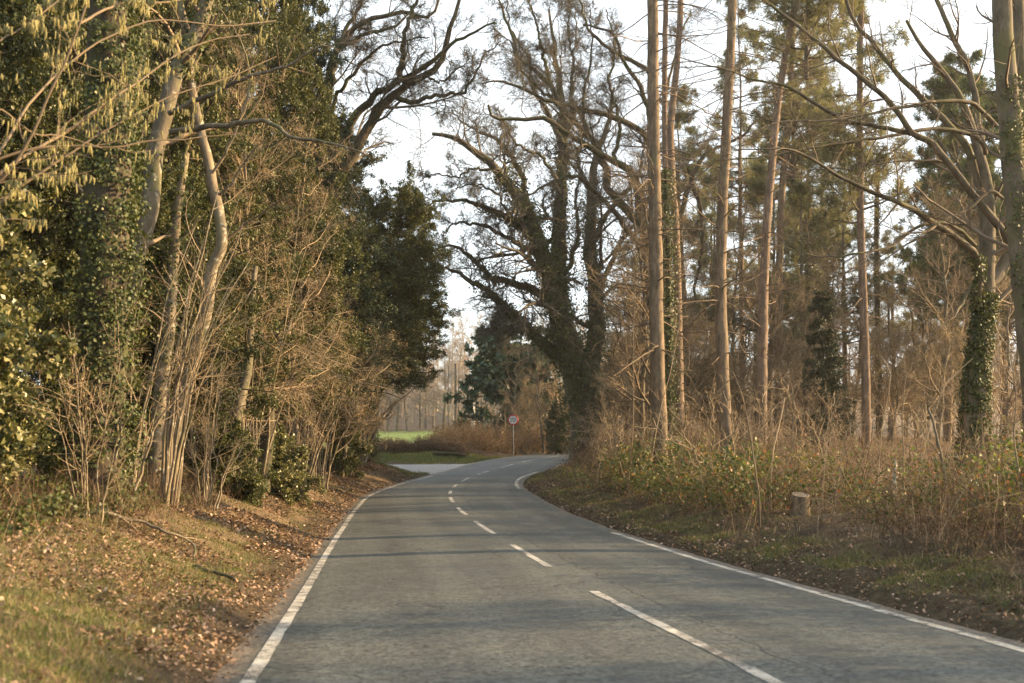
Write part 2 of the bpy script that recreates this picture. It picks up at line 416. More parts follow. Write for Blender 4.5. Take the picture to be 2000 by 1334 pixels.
def flat(name, c, rough=.5, metal=0.0, var=.15):
    q = NB(name); n = q.noise(q.coord('Object'), 14, 4, .6)
    q.color(q.mix(1.0, c, q.ramp(n, [(.3, 1 - var), (.7, 1 + var * .4)]), 'MULTIPLY'))
    q.b.inputs['Roughness'].default_value = rough; q.b.inputs['Metallic'].default_value = metal
    return q.m
M['red'] = flat('sign_red', (.42, .02, .025)); M['white'] = flat('sign_white', (.75, .74, .72), .4, 0, .06)
M['black'] = flat('sign_black', (.015, .015, .016)); M['galv'] = flat('galvanised_steel', (.10, .10, .095), .55, .2, .3)
M['weathered'] = flat('weathered_white', (.4, .39, .36), .7, 0, .45)
M['pole'] = bark('pole_wood', (.11, .085, .06), (.23, .18, .125), 8, .1, .4)
M['cut'] = bark('cut_wood', (.16, .125, .085), (.36, .29, .215), 14, 1, .3)

# ------------------------------------------------------------------ ground and road shape
gY = np.array([-60, 0, 18, 25, 30, 36, 40, 45, 50, 55, 60, 66, 75, 90, 120, 200, 300, 500, 1200.])
gZ = np.array([0, 0, 0, .05, .2, .5, .7, .98, 1.25, 1.5, 1.73, 1.95, 2.12, 2.5, 3.5, 6.5, 14, 34, 70.])
yy = np.linspace(-60, 1200, 5041)
_g = np.interp(yy, gY, gZ); _k = np.ones(17) / 17
_g = np.r_[_g[:8], np.convolve(_g, _k, 'valid'), _g[-8:]]
def gz(Y): return np.interp(Y, yy, _g)

def spline(pts):
    P = np.array(pts, float); y = np.linspace(P[0, 0], P[-1, 0], 900)
    m = np.gradient(P[:, 1], P[:, 0])
    i = np.clip(np.searchsorted(P[:, 0], y, side='right') - 1, 0, len(P) - 2)
    h = P[i + 1, 0] - P[i, 0]; s = (y - P[i, 0]) / h
    x = (2*s**3 - 3*s**2 + 1)*P[i, 1] + (s**3 - 2*s**2 + s)*h*m[i] + (-2*s**3 + 3*s**2)*P[i+1, 1] + (s**3 - s**2)*h*m[i+1]
    return lambda Y: np.interp(Y, y, x)
XL = spline([(-30, 2.3), (-5, -.42), (7.7, -1.85), (13, -2.45), (18.3, -3.07), (25, -3.8), (31, -4.32), (35.5, -4.5), (40, -4.1), (45, -3.15), (50, -2.35), (58, -1.1), (66, .95), (75, 4.0), (90, 11.5), (115, 28), (160, 62)])
XC = spline([(-30, 6.6), (-5, 3.3), (7.7, 1.7), (12.7, .93), (20, -.02), (27, -.95), (30.5, -1.45), (35, -1.93), (38, -2.02), (43, -1.7), (50, -.55), (58, 1.1), (66, 3.2), (75, 6.4), (90, 14), (115, 30.6), (160, 65)])
XR = spline([(-30, 8.8), (-5, 5.9), (9, 4.1), (16, 3.1), (23.6, 2.15), (30, 1.28), (35, .62), (40, .2), (43, .3), (47, 1.0), (52, 2.2), (58, 3.5), (66, 5.7), (75, 9.0), (90, 16.6), (115, 33.4), (160, 68)])

def side_mask(X, Y):
    """1 on the lane that joins from the left"""
    yc0 = 46.6 + .05 * (XL(Y) - X); yc1 = 53.5 + .1 * (XL(Y) - X)
    return sstep(Y, yc0 - .4, yc0 + .2) * (1 - sstep(Y, yc1 - .2, yc1 + .6)) * sstep(XL(Y) - X, -.2, .1)

def gh(X, Y):
    X = np.asarray(X, float); Y = np.asarray(Y, float)
    b = gz(Y); dl = XL(Y) - X; dr = X - XR(Y)
    near = 1 - sstep(Y, 43.5, 47); far = sstep(Y, 55, 58)
    hl = (.78 * near + .22 * far) * sstep(dl, .35, 3.0) + .10 * (near + .5 * far) * sstep(dl, .2, .6)
    hr = .14 * sstep(dr, .22, .5) + .33 * sstep(dr, .5, 2.4) + .6 * sstep(dr, 2.4, 8)
    k = np.maximum(sstep(dl, .3, 1.0), sstep(dr, .25, .9))
    k = k * (1 - side_mask(X, Y))
    nz = (fbm(X * .7, Y * .7, 3) - .5) * .32 + (fbm(X * 3.1 + 40, Y * 3.1, 4) - .5) * .2
    on = (dl < .18) & (dr < .16)
    z = b + hl + hr + nz * k
    z = z - .05 * np.where(on, 1, 0) - .05 * side_mask(X, Y)
    return z

def axis(segs):
    out = [segs[0][0]]
    for a, b_, s in segs:
        n = max(1, int(round((b_ - a) / s))); out += list(np.linspace(a, b_, n + 1)[1:])
    return np.array(out)
gx = axis([(-500, -80, 20), (-80, -24, 4), (-24, -12, .8), (-12, -6, .3), (-6, 7, .11), (7, 14, .3), (14, 30, .8), (30, 90, 4), (90, 500, 20)])
gy = axis([(-60, -6, 3), (-6, 4, .5), (4, 24, .12), (24, 50, .25), (50, 70, .5), (70, 110, 2), (110, 300, 5), (300, 1200, 30)])
GX, GY = np.meshgrid(gx, gy)
GZ = gh(GX, GY)
nx, ny = len(gx), len(gy)
ids = np.arange(nx * ny).reshape(ny, nx)
gm = MB(); gm.add(np.stack([GX, GY, GZ], -1), np.stack([ids[:-1, :-1], ids[:-1, 1:], ids[1:, 1:], ids[1:, :-1]], -1).reshape(-1, 4))
ground = tag(gm.build('ground', M['ground'], smooth=True), kind='structure')
DL, DR = XL(GY) - GX, GX - XR(GY)
lit = np.clip(.35 + .5 * sstep(DL, .5, 1.5) * (1 - sstep(GY, 44, 47)) + .35 * sstep(DR, 2, 4), 0, 1) - .6 * (sstep(-np.abs(DR - .5), -.5, -.1))
gra = np.clip(.45 * sstep(DL, .5, 1.2) * (1 - sstep(GY, 12, 20)) + .45 * sstep(DR, .7, 1.0) * (1 - sstep(DR, 1.6, 2.2)) + .8 * sstep(GY, 54, 55) * sstep(DL, .3, .6) * (1 - sstep(GY, 60, 62)), 0, 1)
fie = sstep(GY, 70, 74) * sstep(2 - GX, 0, 3) * (1 - sstep(GY, 205, 215))
for nme, arr in (('litter', lit), ('grass', gra), ('field', fie)):
    a = ground.data.attributes.new(nme, 'FLOAT', 'POINT'); a.data.foreach_set('value', arr.astype(np.float32).ravel())

def strip(name, ys, xa, xb, m, lift, cross=2, uvc=None, kind='structure'):
    """a sheet between two curves x = xa(y), x = xb(y) that follows the road"""
    n = len(ys); t = np.linspace(0, 1, cross)
    A, B = xa(ys), xb(ys)
    X = A[:, None] * (1 - t) + B[:, None] * t; Y = np.repeat(ys[:, None], cross, 1)
    crown = .05 * (1 - np.clip(np.abs(X - XC(Y)) / 3, 0, 1) ** 2)
    Z = gz(Y) + lift + crown
    i = np.arange(n * cross).reshape(n, cross)
    mb = MB(); F = np.stack([i[:-1, :-1], i[:-1, 1:], i[1:, 1:], i[1:, :-1]], -1).reshape(-1, 4)
    mb.add(np.stack([X, Y, Z], -1), F)
    o = mb.build(name, m, smooth=True)
    uv = o.data.uv_layers.new(name='UVMap')
    UV = np.stack([X - XC(Y), Y], -1).reshape(-1, 2)
    uv.data.foreach_set('uv', UV[F.ravel()].astype(np.float32).ravel())
    if name == 'road':
        e = np.minimum(X - A[:, None], (B[:, None] - X) * 1.6)
        at = o.data.attributes.new('edge', 'FLOAT', 'POINT'); at.data.foreach_set('value', e.astype(np.float32).ravel())
    return tag(o, kind=kind)

ys = axis([(-28, 4, .4), (4, 45, .12), (45, 60, .3), (60, 155, 1.0)])
wob = lambda Y, k: .12 * (fbm(Y * .9 + k, Y * 0 + k, 4) - .5)
strip('road', ys, lambda y: XL(y) - .3 + wob(y, 3) + .8 * wob(y * 4, 31), lambda y: XR(y) + .2 + wob(y, 8) + .6 * wob(y * 4, 38), M['asphalt'], 0.0, 61)
strip('edge_line', axis([(-20, 44.8, .25)]), lambda y: XL(y) - .01 + .012 * wob(y * 5, 1), lambda y: XL(y) + .10 + .2 * wob(y * 3, 2), M['paint'], .005, 3)
strip('edge_line', axis([(4, 23.6, .2)]), lambda y: XR(y) - .12 + .25 * wob(y * 4, 5), lambda y: XR(y) + .01 + .25 * wob(y * 3, 6), M['paint'], .005, 3)
strip('edge_line', axis([(38.3, 47.5, .2)]), lambda y: XR(y) - .10, lambda y: XR(y) + .03, M['paint'], .005, 3)
for y0, y1 in ((1.0, 3.4), (6.3, 12.75), (15.8, 19.9), (22.6, 26.4), (28.3, 30.8), (32.3, 34.3), (35.6, 37.2), (38.4, 39.9), (41.2, 43.4), (45.4, 47.8), (50.0, 53.2), (55.4, 58.6), (61, 64), (66.5, 69.5), (72, 75)):
    strip('centre_line', axis([(y0, y1, .2)]), lambda y: XC(y) - .05 + .3 * wob(y * 4, 11), lambda y: XC(y) + .055 + .3 * wob(y * 5, 12), M['paint'], .005, 3)
# the lane joining from the left
sy = np.linspace(0, 1, 24); sxs = np.linspace(0, 1, 60)
SX = np.zeros((60, 24)); SY = np.zeros((60, 24))
for a_, s_ in enumerate(sxs):
    dist = s_ ** 1.3 * 40
    y0 = 46.8 + .05 * dist - 1.6 * math.exp(-dist / 1.2); y1 = 53.4 + .1 * dist + 2.6 * math.exp(-dist / 1.2)
    Yr = y0 + (y1 - y0) * sy
    SY[a_] = Yr; SX[a_] = XL(Yr) - .2 - dist
i = np.arange(60 * 24).reshape(60, 24); mb = MB(); F = np.stack([i[:-1, :-1], i[:-1, 1:], i[1:, 1:], i[1:, :-1]], -1).reshape(-1, 4)
mb.add(np.stack([SX, SY, gz(SY) + .004], -1), F)
o = mb.build('side_road', M['sidepave'], smooth=True); tag(o, kind='structure')
at = o.data.attributes.new('edge', 'FLOAT', 'POINT'); at.data.foreach_set('value', (np.minimum(sy, 1 - sy)[None] * 6 * np.ones((60, 1))).astype(np.float32).ravel())
uv = o.data.uv_layers.new(name='UVMap'); uv.data.foreach_set('uv', np.stack([SX * .25 + 30, SY], -1).reshape(-1, 2)[F.ravel()].astype(np.float32).ravel())

def base(x, Y):
    """foot of a thing seen at column x of the picture, Y metres ahead"""
    X = (x - 1000) / FPX * Y
    return np.array([X, Y, float(gh(X, Y))])

# ------------------------------------------------------------------ evergreen trees along the left
def evergreen(seed, H, W, foot, nb=70, leaf_l=.06, leaf_w=.034, kl=17, lean=(0, 0), drop=0.0, shape=1.0):
    """stem with leafy boughs: returns (wood, leaves)"""
    rng = np.random.default_rng(seed)
    P, R = limb([(0, 0, -.1), (lean[0] * .3, lean[1] * .3, H * .35), (lean[0] * .7, lean[1] * .7, H * .7), (lean[0], lean[1], H)], .05 + H * .011, .012, 26, .03, rng)
    wood = MB(); wood.tubes(P, R, 7)
    lv = MB()
    N = nb
    t = rng.uniform(foot / H, .985, N); f = t * 25; j = np.clip(f.astype(int), 0, 24); fr = (f - j)[:, None]
    b = P[j] * (1 - fr) + P[j + 1] * fr
    rel = (t - foot / H) / (1 - foot / H)
    prof = W * np.clip(np.sin(np.clip(.28 + rel * .75 * shape, 0, 1) * math.pi) ** .55, .12, 1) * rng.uniform(.6, 1.15, N)
    th = rng.uniform(0, 2 * math.pi, N)
    d = np.stack([np.cos(th), np.sin(th), rng.uniform(.0, .7, N) - drop], 1)
    pts = [b]; d = nrm(d)
    for _ in range(6):
        d = nrm(d + rng.normal(0, .14, d.shape) + np.array([0, 0, .02 - drop * .1])); pts.append(pts[-1] + d * (prof / 6)[:, None])
    P1 = np.stack(pts, 1); R1 = (.008 + .010 * prof)[:, None] * np.linspace(1, .3, 7)
    wood.tubes(P1, R1, 4)
    P2, R2 = grow(rng, P1, R1, 8, (.2, 1), (.25, .5), True, (30, 75), .2, 0.02, 5, .5, .004)
    P3, R3 = grow(rng, P2, R2, 7, (.15, 1), (.3, .6), True, (25, 75), .25, 0.0, 4, .5, .002)
    wood.tubes(P2, R2, 3); wood.tubes(P3[::2], R3[::2], 3)
    p, tn = on_twigs(rng, P3, kl, .035)
    n = len(p); dd = nrm(tn * .6 + rng.normal(0, .8, (n, 3))); nn = rnd_dir(rng, n, .8)
    l = leaf_l * rng.choice([.55, .8, 1.0, 1.35], n) * rng.uniform(.8, 1.2, n)
    lv.leaves(p, dd, nn, l, l * leaf_w / leaf_l, .2)
    return wood, lv

def put_evergreen(name, label, cat, proto, leafm, loc, rz, s, group=None):
    o = empty(name, label, cat, loc, group, rz)
    o.scale = s if hasattr(s, '__len__') else (s, s, s)
    a = bpy.data.objects.new('trunk', proto[0]); C.objects.link(a); a.parent = o
    me = proto[1][leafm] if isinstance(proto[1], dict) else proto[1]
    b_ = bpy.data.objects.new('foliage', me); C.objects.link(b_); b_.parent = o
    return o

def proto(seed, mats, *a, **k):
    wd, lv = evergreen(seed, *a, **k)
    d = {}
    first = None
    for m in mats:
        if first is None: first = lv.mesh('foliage', M[m]); d[m] = first
        else:
            c = first.copy(); c.materials.clear(); c.materials.append(M[m]); d[m] = c
    return wd.mesh('trunk', M['dark_bark'], smooth=True), d

PA = proto(11, ['holly', 'dark_green'], 10, 2.5, .2, 150, kl=26)
PB = proto(12, ['holly', 'dark_green'], 12, 2.8, 2.2, 165, kl=26, lean=(.5, -.3))
PC = proto(13, ['holly', 'dark_green'], 14, 2.7, 2.4, 175, kl=26, lean=(-.3, .5))
PD = proto(15, ['holly', 'dark_green'], 6.5, 2.4, 1.5, 120, kl=23, lean=(.4, .2), shape=.9)
PE = proto(17, ['holly', 'dark_green'], 9.5, 2.7, 3.7, 150, kl=26, lean=(1.5, -.5), shape=.9)
PV = proto(14, ['holly_var'], 4.6, 1.8, .0, 110, leaf_l=.068, leaf_w=.045, kl=23)

HOLLY = 'evergreens walling the left verge'
for nme, lab, cat, pr, lm, X, Y, rz, s in (
    ('variegated_shrub', 'pale mottled evergreen shrub nearest on the left edge of the verge', 'shrub', PV, 'holly_var', -6.25, 11.2, 0.3, .95),
    ('variegated_shrub', 'mottled evergreen shrub just behind the nearest one, against the ivy-clad trunk', 'shrub', PV, 'holly_var', -7.2, 13.6, 2.2, .85),
    ('holly_tree', 'tall dark holly behind the thick ivy-clad trunk on the left', 'holly tree', PA, 'holly', -9.3, 19.0, 1.0, (1.0, 1.0, 1.2)),
    ('holly_tree', 'bushy holly at far left edge of the photo, behind the mottled shrub', 'holly tree', PA, 'holly', -9.0, 13.2, 3.0, 1.0),
    ('holly_tree', 'dense holly directly behind the pale leaning hazel trunk', 'holly tree', PA, 'holly', -8.5, 22.0, 4.0, (1.05, 1.05, 1.3)),
    ('holly_tree', 'holly to the right of the pale leaning trunk, above slim hazel poles', 'holly tree', PB, 'holly', -8.0, 25.0, .5, (1.0, 1.0, 1.15)),
    ('holly_tree', 'high holly behind the broken-topped bare trunk on the left', 'holly tree', PB, 'holly', -8.0, 29.0, 2.5, (1.0, 1.0, 1.25)),
    ('holly_tree', 'tallest holly on the left, its top running out of the photo', 'holly tree', PC, 'holly', -7.8, 33.5, 5.0, (1.05, 1.05, 1.25)),
    ('holly_tree', 'tall narrow evergreen before the gap of sky, leaves thinning to bare twigs', 'holly tree', PC, 'dark_green', -7.4, 38.0, 3.6, (.85, .85, 1.22)),
    ('holly_tree', 'evergreen below the bare oak limbs, narrowing towards the sky', 'holly tree', PC, 'dark_green', -6.3, 41.5, 1.1, (1.05, 1.05, .95)),
    ('holly_tree', 'low spreading holly tucked behind the broken-topped trunk', 'holly tree', PD, 'holly', -7.0, 26.5, .9, 1.0),
    ('holly_tree', 'low holly behind the slim stems, right of the pale leaning trunk', 'holly tree', PD, 'holly', -7.0, 22.5, 3.9, .9),
    ('holly_tree', 'low holly above the pair of upright trunks mid-hedge', 'holly tree', PD, 'holly', -6.9, 33.0, 5.1, 1.1),
    ('holly_tree', 'low dark holly behind the low tan bush near the lane', 'holly tree', PD, 'dark_green', -6.5, 38.5, 2.1, 1.15),
    ('yew_tree', 'broad dark evergreen, last but one before the side lane', 'evergreen tree', PE, 'holly', -6.0, 44.3, .2, (1.03, 1.03, 1.1)),
    ('holly_tree', 'rounded olive evergreen overhanging the mouth of the side lane', 'holly tree', PE, 'holly', -5.9, 45.7, 6.1, (1.05, 1.05, .82)),
):
    z = float(gh(X, Y))
    put_evergreen(nme, lab, cat, pr, lm, (X, Y, z - .05), rz, s, HOLLY)
PS = proto(18, ['holly', 'holly_var'], 1.9, .95, .0, 60, leaf_l=.06, leaf_w=.038, kl=12)
for lab, lm, x, D, s in (('low holly shrub at the foot of the broken-topped trunk', 'holly', 452, 23.5, .9), ('knee-high evergreen shrub at the foot of the dark stub trunk', 'holly_var', 545, 28, .95),
        ('low dark shrub near the last hazel stool by the lane', 'holly', 655, 39, 1.2)):
    b = base(x, D); put_evergreen('holly_shrub', lab, 'shrub', PS, lm, (b[0], b[1], b[2] - .05), x * .01, (s, s, s), 'low shrubs along the left verge')
k = 0
for X, Y, s in ((-11.5, 18, 1.1), (-11.8, 23, 1.2), (-11.5, 28, 1.25), (-11.3, 33, 1.3), (-11, 38, 1.25), (-9.8, 43, .95), (-13.5, 47, 1.0)):
    put_evergreen('holly_tree', 'evergreen deep in the left thicket, glimpsed through gaps of the front row', 'holly tree', PA if k % 2 else PB, 'dark_green', (X, Y, float(gh(X, Y))), k * 1.3, (s, s, s), 'evergreens deep in the left thicket'); k += 1

# ------------------------------------------------------------------ left: trunks and hazels
def wood_tree(name, label, cat, limbs, barkm, origin, levels=(), twigm='hazel_twig', sides=10, ridge=.05, ivy=None, ivym='ivy', seed=0, group=None, leaves=None, cap=False, extra=None):
    """limbs drawn by hand, then levels of grown branches; leaves = (material, per twig, length, width, spread)"""
    rng = np.random.default_rng(seed)
    root = empty(name, label, cat, tuple(origin), group)
    tm = MB()
    for P, R in limbs: tm.tubes(P, R, sides, ridge, rng, cap)
    tm.build('trunk', M[barkm], root, origin, True)
    last = None
    if levels:
        cm = MB(); P, R = stack(limbs)
        for lv in levels:
            lv = dict(lv); s = lv.pop('s', 3); k = lv.pop('k')
            P, R = grow(rng, P, R, k, **lv); cm.tubes(P, R, s); last = P
        cm.build('crown', M[twigm], root, origin)
    if leaves and last is not None:
        m_, kk, ll, ww, sp = leaves
        lm = MB(); p, tn = on_twigs(rng, last, kk, sp); n = len(p)
        if kk < 1: pass
        l = ll * rng.uniform(.6, 1.3, n)
        lm.leaves(p, nrm(tn * .5 + rng.normal(0, .8, (n, 3)) + np.array([0, 0, -.3])), rnd_dir(rng, n, .4), l, l * ww / ll, .25)
        lm.build('foliage', M[m_], root, origin)
    if ivy:
        im = MB()
        for li, n_, sz, t_, out, *sd2 in ivy: ivy_on(im, rng, limbs[li][0], limbs[li][1], n_, sz, t_, out, *sd2)
        im.build('ivy', M[ivym], root, origin)
    return root, last, rng

rng0 = np.random.default_rng(77)
# thick ivy-clad trunk
l0 = pxlimb([(195, 1030), (195, 900), (200, 700), (205, 500), (208, 250), (212, 0), (215, -200)], 15.5, .36, .24, 0, 40, .02, rng0)
wood_tree('ivy_clad_tree', 'thick trunk wrapped in ivy standing left behind hanging catkins', 'tree', [l0], 'dark_bark', l0[0][0], [], sides=14, ridge=.07,
          ivy=[(0, 30000, .052, (.0, 1), .10, (.9, -.3, 0))], seed=3)
# grey trunk
l0 = pxlimb([(215, 1000), (228, 720), (246, 600), (272, 480), (293, 410), (297, 340), (322, 220), (345, 140), (385, 60), (410, -20), (430, -160)], 17.5, .19, .11, 1.0, 40, .01, rng0)
l1 = pxlimb([(333, 258), (412, 247), (470, 240), (517, 236), (573, 268), (637, 277), (720, 305)], 17.8, .05, .012, -1.5, 40, .012, rng0)
l2 = pxlimb([(330, 221), (405, 187), (487, 150), (562, 127), (615, 95), (690, 85)], 17.8, .045, .01, -1, 40, .012, rng0)
wood_tree('grey_leaning_tree', 'grey lichen-spotted trunk leaning right beside the thick ivy-clad one', 'tree', [l0, l1, l2], 'grey', l0[0][0],
          [dict(k=9, t=(.3, 1), L=(.10, .25), ang=(30, 70), wig=.15, up=.04, n=6, rr=.35, rmin=.006, s=4), dict(k=5, t=(.2, 1), L=(.3, .6), ang=(30, 60), wig=.2, n=5, rr=.5, rmin=.003)],
          ivy=[(0, 1500, .06, (.72, 1), .05)], seed=5)
# pale leaning trunk
l0 = pxlimb([(322, 985), (338, 880), (362, 750), (392, 650), (405, 590), (412, 530), (432, 480), (424, 400), (418, 370), (402, 300), (385, 230), (374, 165), (362, 60), (340, -60)], 18.0, .125, .055, .5, 56, .008, rng0)
l1 = pxlimb([(424, 385), (450, 362), (470, 330), (490, 300), (520, 270)], 18.3, .03, .008, -.5, 56, .01, rng0)
l2 = pxlimb([(408, 345), (440, 300), (470, 230), (488, 150), (470, 80), (430, 20)], 18.3, .025, .008, -.6, 56, .01, rng0)
wood_tree('leaning_hazel_trunk', 'pale bare trunk leaning right with a kink, left of the road', 'tree', [l0, l1, l2], 'smooth', l0[0][0],
          [dict(k=10, t=(.35, 1), L=(.08, .2), ang=(30, 70), wig=.18, up=.05, n=6, rr=.3, rmin=.005, s=4), dict(k=5, t=(.2, 1), L=(.3, .6), ang=(30, 60), wig=.2, n=5, rr=.5, rmin=.003)],
          seed=6, leaves=('dry', 1, .03, .015, .02))

def coppice(name, label, origin, n, H, spread, bias, seed, r=(.012, .035), barkm='smooth', leaves=('dry', 1, .03, .016, .02), twigm='tan_twig', lv2=(6, 5), group=None, droop=.04, lang=(25, 65)):
    """a hazel stool: many slim stems from one foot"""
    rng = np.random.default_rng(seed)
    origin = np.asarray(origin, float); limbs = []
    for k in range(n):
        th = rng.uniform(0, 2 * math.pi); rr = rng.uniform(.02, .22)
        b = origin + np.array([math.cos(th) * rr, math.sin(th) * rr, -.1])
        sp = spread * rng.uniform(.3, 1.1); h = H * rng.uniform(.55, 1.1)
        d = np.array([math.cos(th) * sp + bias[0], math.sin(th) * sp + bias[1], 0])
        r0 = rng.uniform(*r)
        limbs.append(limb([b, b + d * .18 + (0, 0, h * .35), b + d * .5 + (0, 0, h * .7), b + d * 1.0 + (0, 0, h)], r0, r0 * .25, 16, .022, rng))
    return wood_tree(name, label, 'hazel', limbs, barkm, origin,
                     [dict(k=lv2[0], t=(.35, 1), L=(.15, .35), ang=lang, wig=.16, up=droop, n=6, rr=.45, rmin=.005, s=4), dict(k=lv2[1], t=(.15, 1), L=(.3, .6), ang=(25, 65), wig=.2, up=.0, n=4, rr=.5, rmin=.0025)],
                     twigm, sides=6, ridge=0.03, seed=seed, leaves=leaves, group=group)

HZ = 'hazel stools along the left verge'
coppice('hazel_stool', 'sheaf of slim pale stems rising at the foot of the pale leaning trunk', base(325, 17.2), 13, 5.0, .6, (.75, .2), 21, group=HZ)
coppice('hazel_stool', 'tangle of thin upright stems between the pale leaning and broken-topped trunks', base(405, 20.5), 15, 2.7, .7, (.35, .1), 22, (.008, .022), group=HZ)
coppice('hazel_stool', 'short brown stems standing left of the pale leaning trunk', base(232, 15.5), 6, 3.2, .6, (.4, .1), 23, (.008, .028), group=HZ)
coppice('hazel_stool', 'fan of stems behind the verge, left of two dark trunks mid-hedge', base(628, 34), 12, 3.2, 1.2, (.3, -.3), 24, (.015, .04), group=HZ)
coppice('hazel_stool', 'last hazel stool on the left, sunlit stems beside the side lane', base(702, 42), 12, 4.2, 1.2, (1.0, -.4), 25, (.02, .06), leaves=('dry', 1, .04, .02, .03), group=HZ)
coppice('hazel_stool', 'thin stems crowding the dark stub trunk left of the road bend', base(560, 30), 8, 2.8, .8, (.4, -.1), 26, (.01, .03), group=HZ)
coppice('hazel_stool', 'bundle of fine stems at the extreme left edge under the mottled shrub', base(180, 13.2), 12, 2.4, .6, (.15, 0), 27, (.006, .014), group=HZ)
coppice('hazel_stool', 'slim sunlit poles leaning right beside the broken-topped trunk', base(468, 24.5), 9, 4.4, .8, (.6, 0), 28, (.012, .028), lv2=(4, 4), group=HZ)
coppice('hazel_stool', 'loose group of bright thin poles between pale trunk and first mottled shrub', base(248, 16.6), 7, 4.0, .6, (.5, 0), 29, (.01, .026), lv2=(4, 4), group=HZ)
coppice('hazel_stool', 'row of thin leaning poles just before the paired trunks', base(545, 30), 10, 4.4, 1.2, (.6, -.2), 30, (.012, .03), lv2=(4, 4), group=HZ)
# dry-leaved bushes
TB = 'tan dry-leaved bushes on the left'
coppice('dry_leaved_beech', 'wide tan bush with dry leaves halfway along the left hedge', base(590, 31.5), 5, 5.4, 2.4, (1.2, -.8), 31, (.02, .045), leaves=('dry', 4, .045, .022, .05), lv2=(16, 13), group=TB, droop=-.03, lang=(40, 95))
coppice('dry_leaved_beech', 'low tan twiggy bush under the dark evergreen near the lane', base(680, 39.0), 6, 5.0, 2.4, (.5, -.8), 32, (.015, .04), leaves=('dry', 4, .05, .024, .05), lv2=(16, 13), group=TB, droop=-.03, lang=(40, 95))
coppice('dry_leaved_beech', 'tan bush with hanging keys, above the broken-topped trunk', base(500, 26), 6, 7.2, 1.8, (1.1, -.7), 33, (.015, .035), leaves=('dry', 4, .04, .02, .05), lv2=(16, 12), group=TB, droop=-.03, lang=(40, 95))

for nme, lab, pl, D, r0, r1, bk, iv, sd_ in (
    ('broken_tree', 'straight trunk with a broken top, leaning right amid slim stems', [(443, 930), (452, 860), (468, 780), (482, 715), (486, 670), (492, 600), (500, 520)], 24, .19, .05, 'grey', None, 41),
    ('dark_stub_tree', 'short dark trunk with torn bark at the inner edge of the verge', [(512, 960), (515, 920), (522, 870), (526, 800), (535, 720), (545, 640)], 27, .2, .07, 'dark_bark', 900, 42),
    ('paired_trunk', 'left of two upright trunks mid-hedge before the bend', [(588, 935), (592, 860), (594, 780), (598, 640)], 34, .17, .12, 'dark_bark', None, 43),
    ('paired_trunk', 'right of two upright trunks mid-hedge before the bend, sunlit', [(604, 935), (605, 850), (607, 760), (612, 600)], 34.5, .17, .11, 'grey', None, 44),
    ('mossy_trunk', 'cream-patched ivy-speckled trunk behind the pale leaning one', [(300, 985), (303, 900), (310, 800), (325, 690), (335, 560), (345, 430), (365, 300)], 20, .16, .06, 'smooth', 1600, 45),
    ('dark_sapling', 'thin dark trunk left of the cream-patched one', [(215, 930), (225, 850), (236, 760), (240, 640)], 16.8, .06, .04, 'dark_bark', None, 46),
    ('lane_trunk', 'slim sunlit trunk slanting right at the corner of the side lane', [(690, 912), (700, 850), (712, 780), (735, 690)], 43, .13, .08, 'smooth', None, 47),
    ('lane_trunk', 'dark trunk slanting right, nearest the mouth of the side lane', [(708, 908), (718, 850), (735, 780), (765, 690)], 44.5, .12, .07, 'dark_bark', None, 48),
):
    l0 = pxlimb(pl, D, r0, r1, 0, 20, .012, rng0)
    wood_tree(nme, lab, 'tree trunk', [l0], bk, l0[0][0], [dict(k=6, t=(.5, 1), L=(.15, .3), ang=(30, 70), wig=.2, n=5, rr=.2, rmin=.006)], sides=9, ridge=.07, cap=True,
              ivy=[(0, iv, .06, (0, 1), .05)] if iv else None, seed=sd_)

# hazel with catkins hanging over the verge from the left
rngc = np.random.default_rng(91)
cl = [pxlimb(p, D, a, b_, dz, 30, .006, rngc) for p, D, a, b_, dz in (
    ([(-260, 640), (-120, 440), (0, 337), (67, 292), (124, 262), (195, 210), (262, 165), (337, 112), (405, 80), (487, 67)], 9.5, .022, .005, 2.0),
    ([(-200, 560), (-40, 330), (60, 292), (124, 285), (232, 287), (285, 277), (356, 272), (412, 266), (470, 262)], 9.5, .018, .004, 2.0),
    ([(-260, 660), (-100, 450), (20, 330), (67, 255), (97, 187), (127, 116), (157, 45), (172, 0), (190, -80)], 9.3, .018, .009, .6),
    ([(157, 45), (232, 8), (322, 4), (380, -10)], 9.8, .013, .005, 1.0),
    ([(-200, 420), (-60, 240), (0, 215), (67, 262), (124, 266), (200, 290)], 9.0, .013, .004, 1.0),
    ([(-200, 300), (-60, 130), (0, 80), (90, 20), (160, -40)], 8.6, .012, .004, .6),
    ([(-200, 560), (-20, 330), (60, 200), (150, 110), (300, 40), (430, 50), (540, 40)], 9.8, .018, .005, 2.4),
    ([(-150, 520), (60, 350), (200, 260), (330, 190), (450, 150), (540, 110)], 10.0, .016, .004, 2.6),
)]
hz, lastP, rngx = wood_tree('catkin_hazel', 'hazel hung with yellow catkins reaching over the verge from the left', 'hazel', cl, 'hazel_twig', np.array([-5.6, 9.3, float(gh(-5.6, 9.3))]),
    [dict(k=10, t=(.25, 1), L=(.10, .24), ang=(25, 65), wig=.16, up=.03, n=6, rr=.4, rmin=.003, s=4), dict(k=5, t=(.15, 1), L=(.3, .7), ang=(25, 70), wig=.2, up=.0, n=5, rr=.6, rmin=.0018)],
    'hazel_twig', sides=6, ridge=.02, seed=92)
p, _ = on_twigs(rngx, lastP, 7, .0)
p = p[(rngx.random(len(p)) < np.clip(-.35 + 1.9 * vnoise(p[:, 0] * 2.1 + 7, p[:, 2] * 2.4), 0, 1))]
inview = np.abs(p[:, 0] + 4.2 * p[:, 1] / 10) < 1.6
order = np.argsort(np.where(inview, p[:, 1], 99)); p = p[order]; n = len(p)
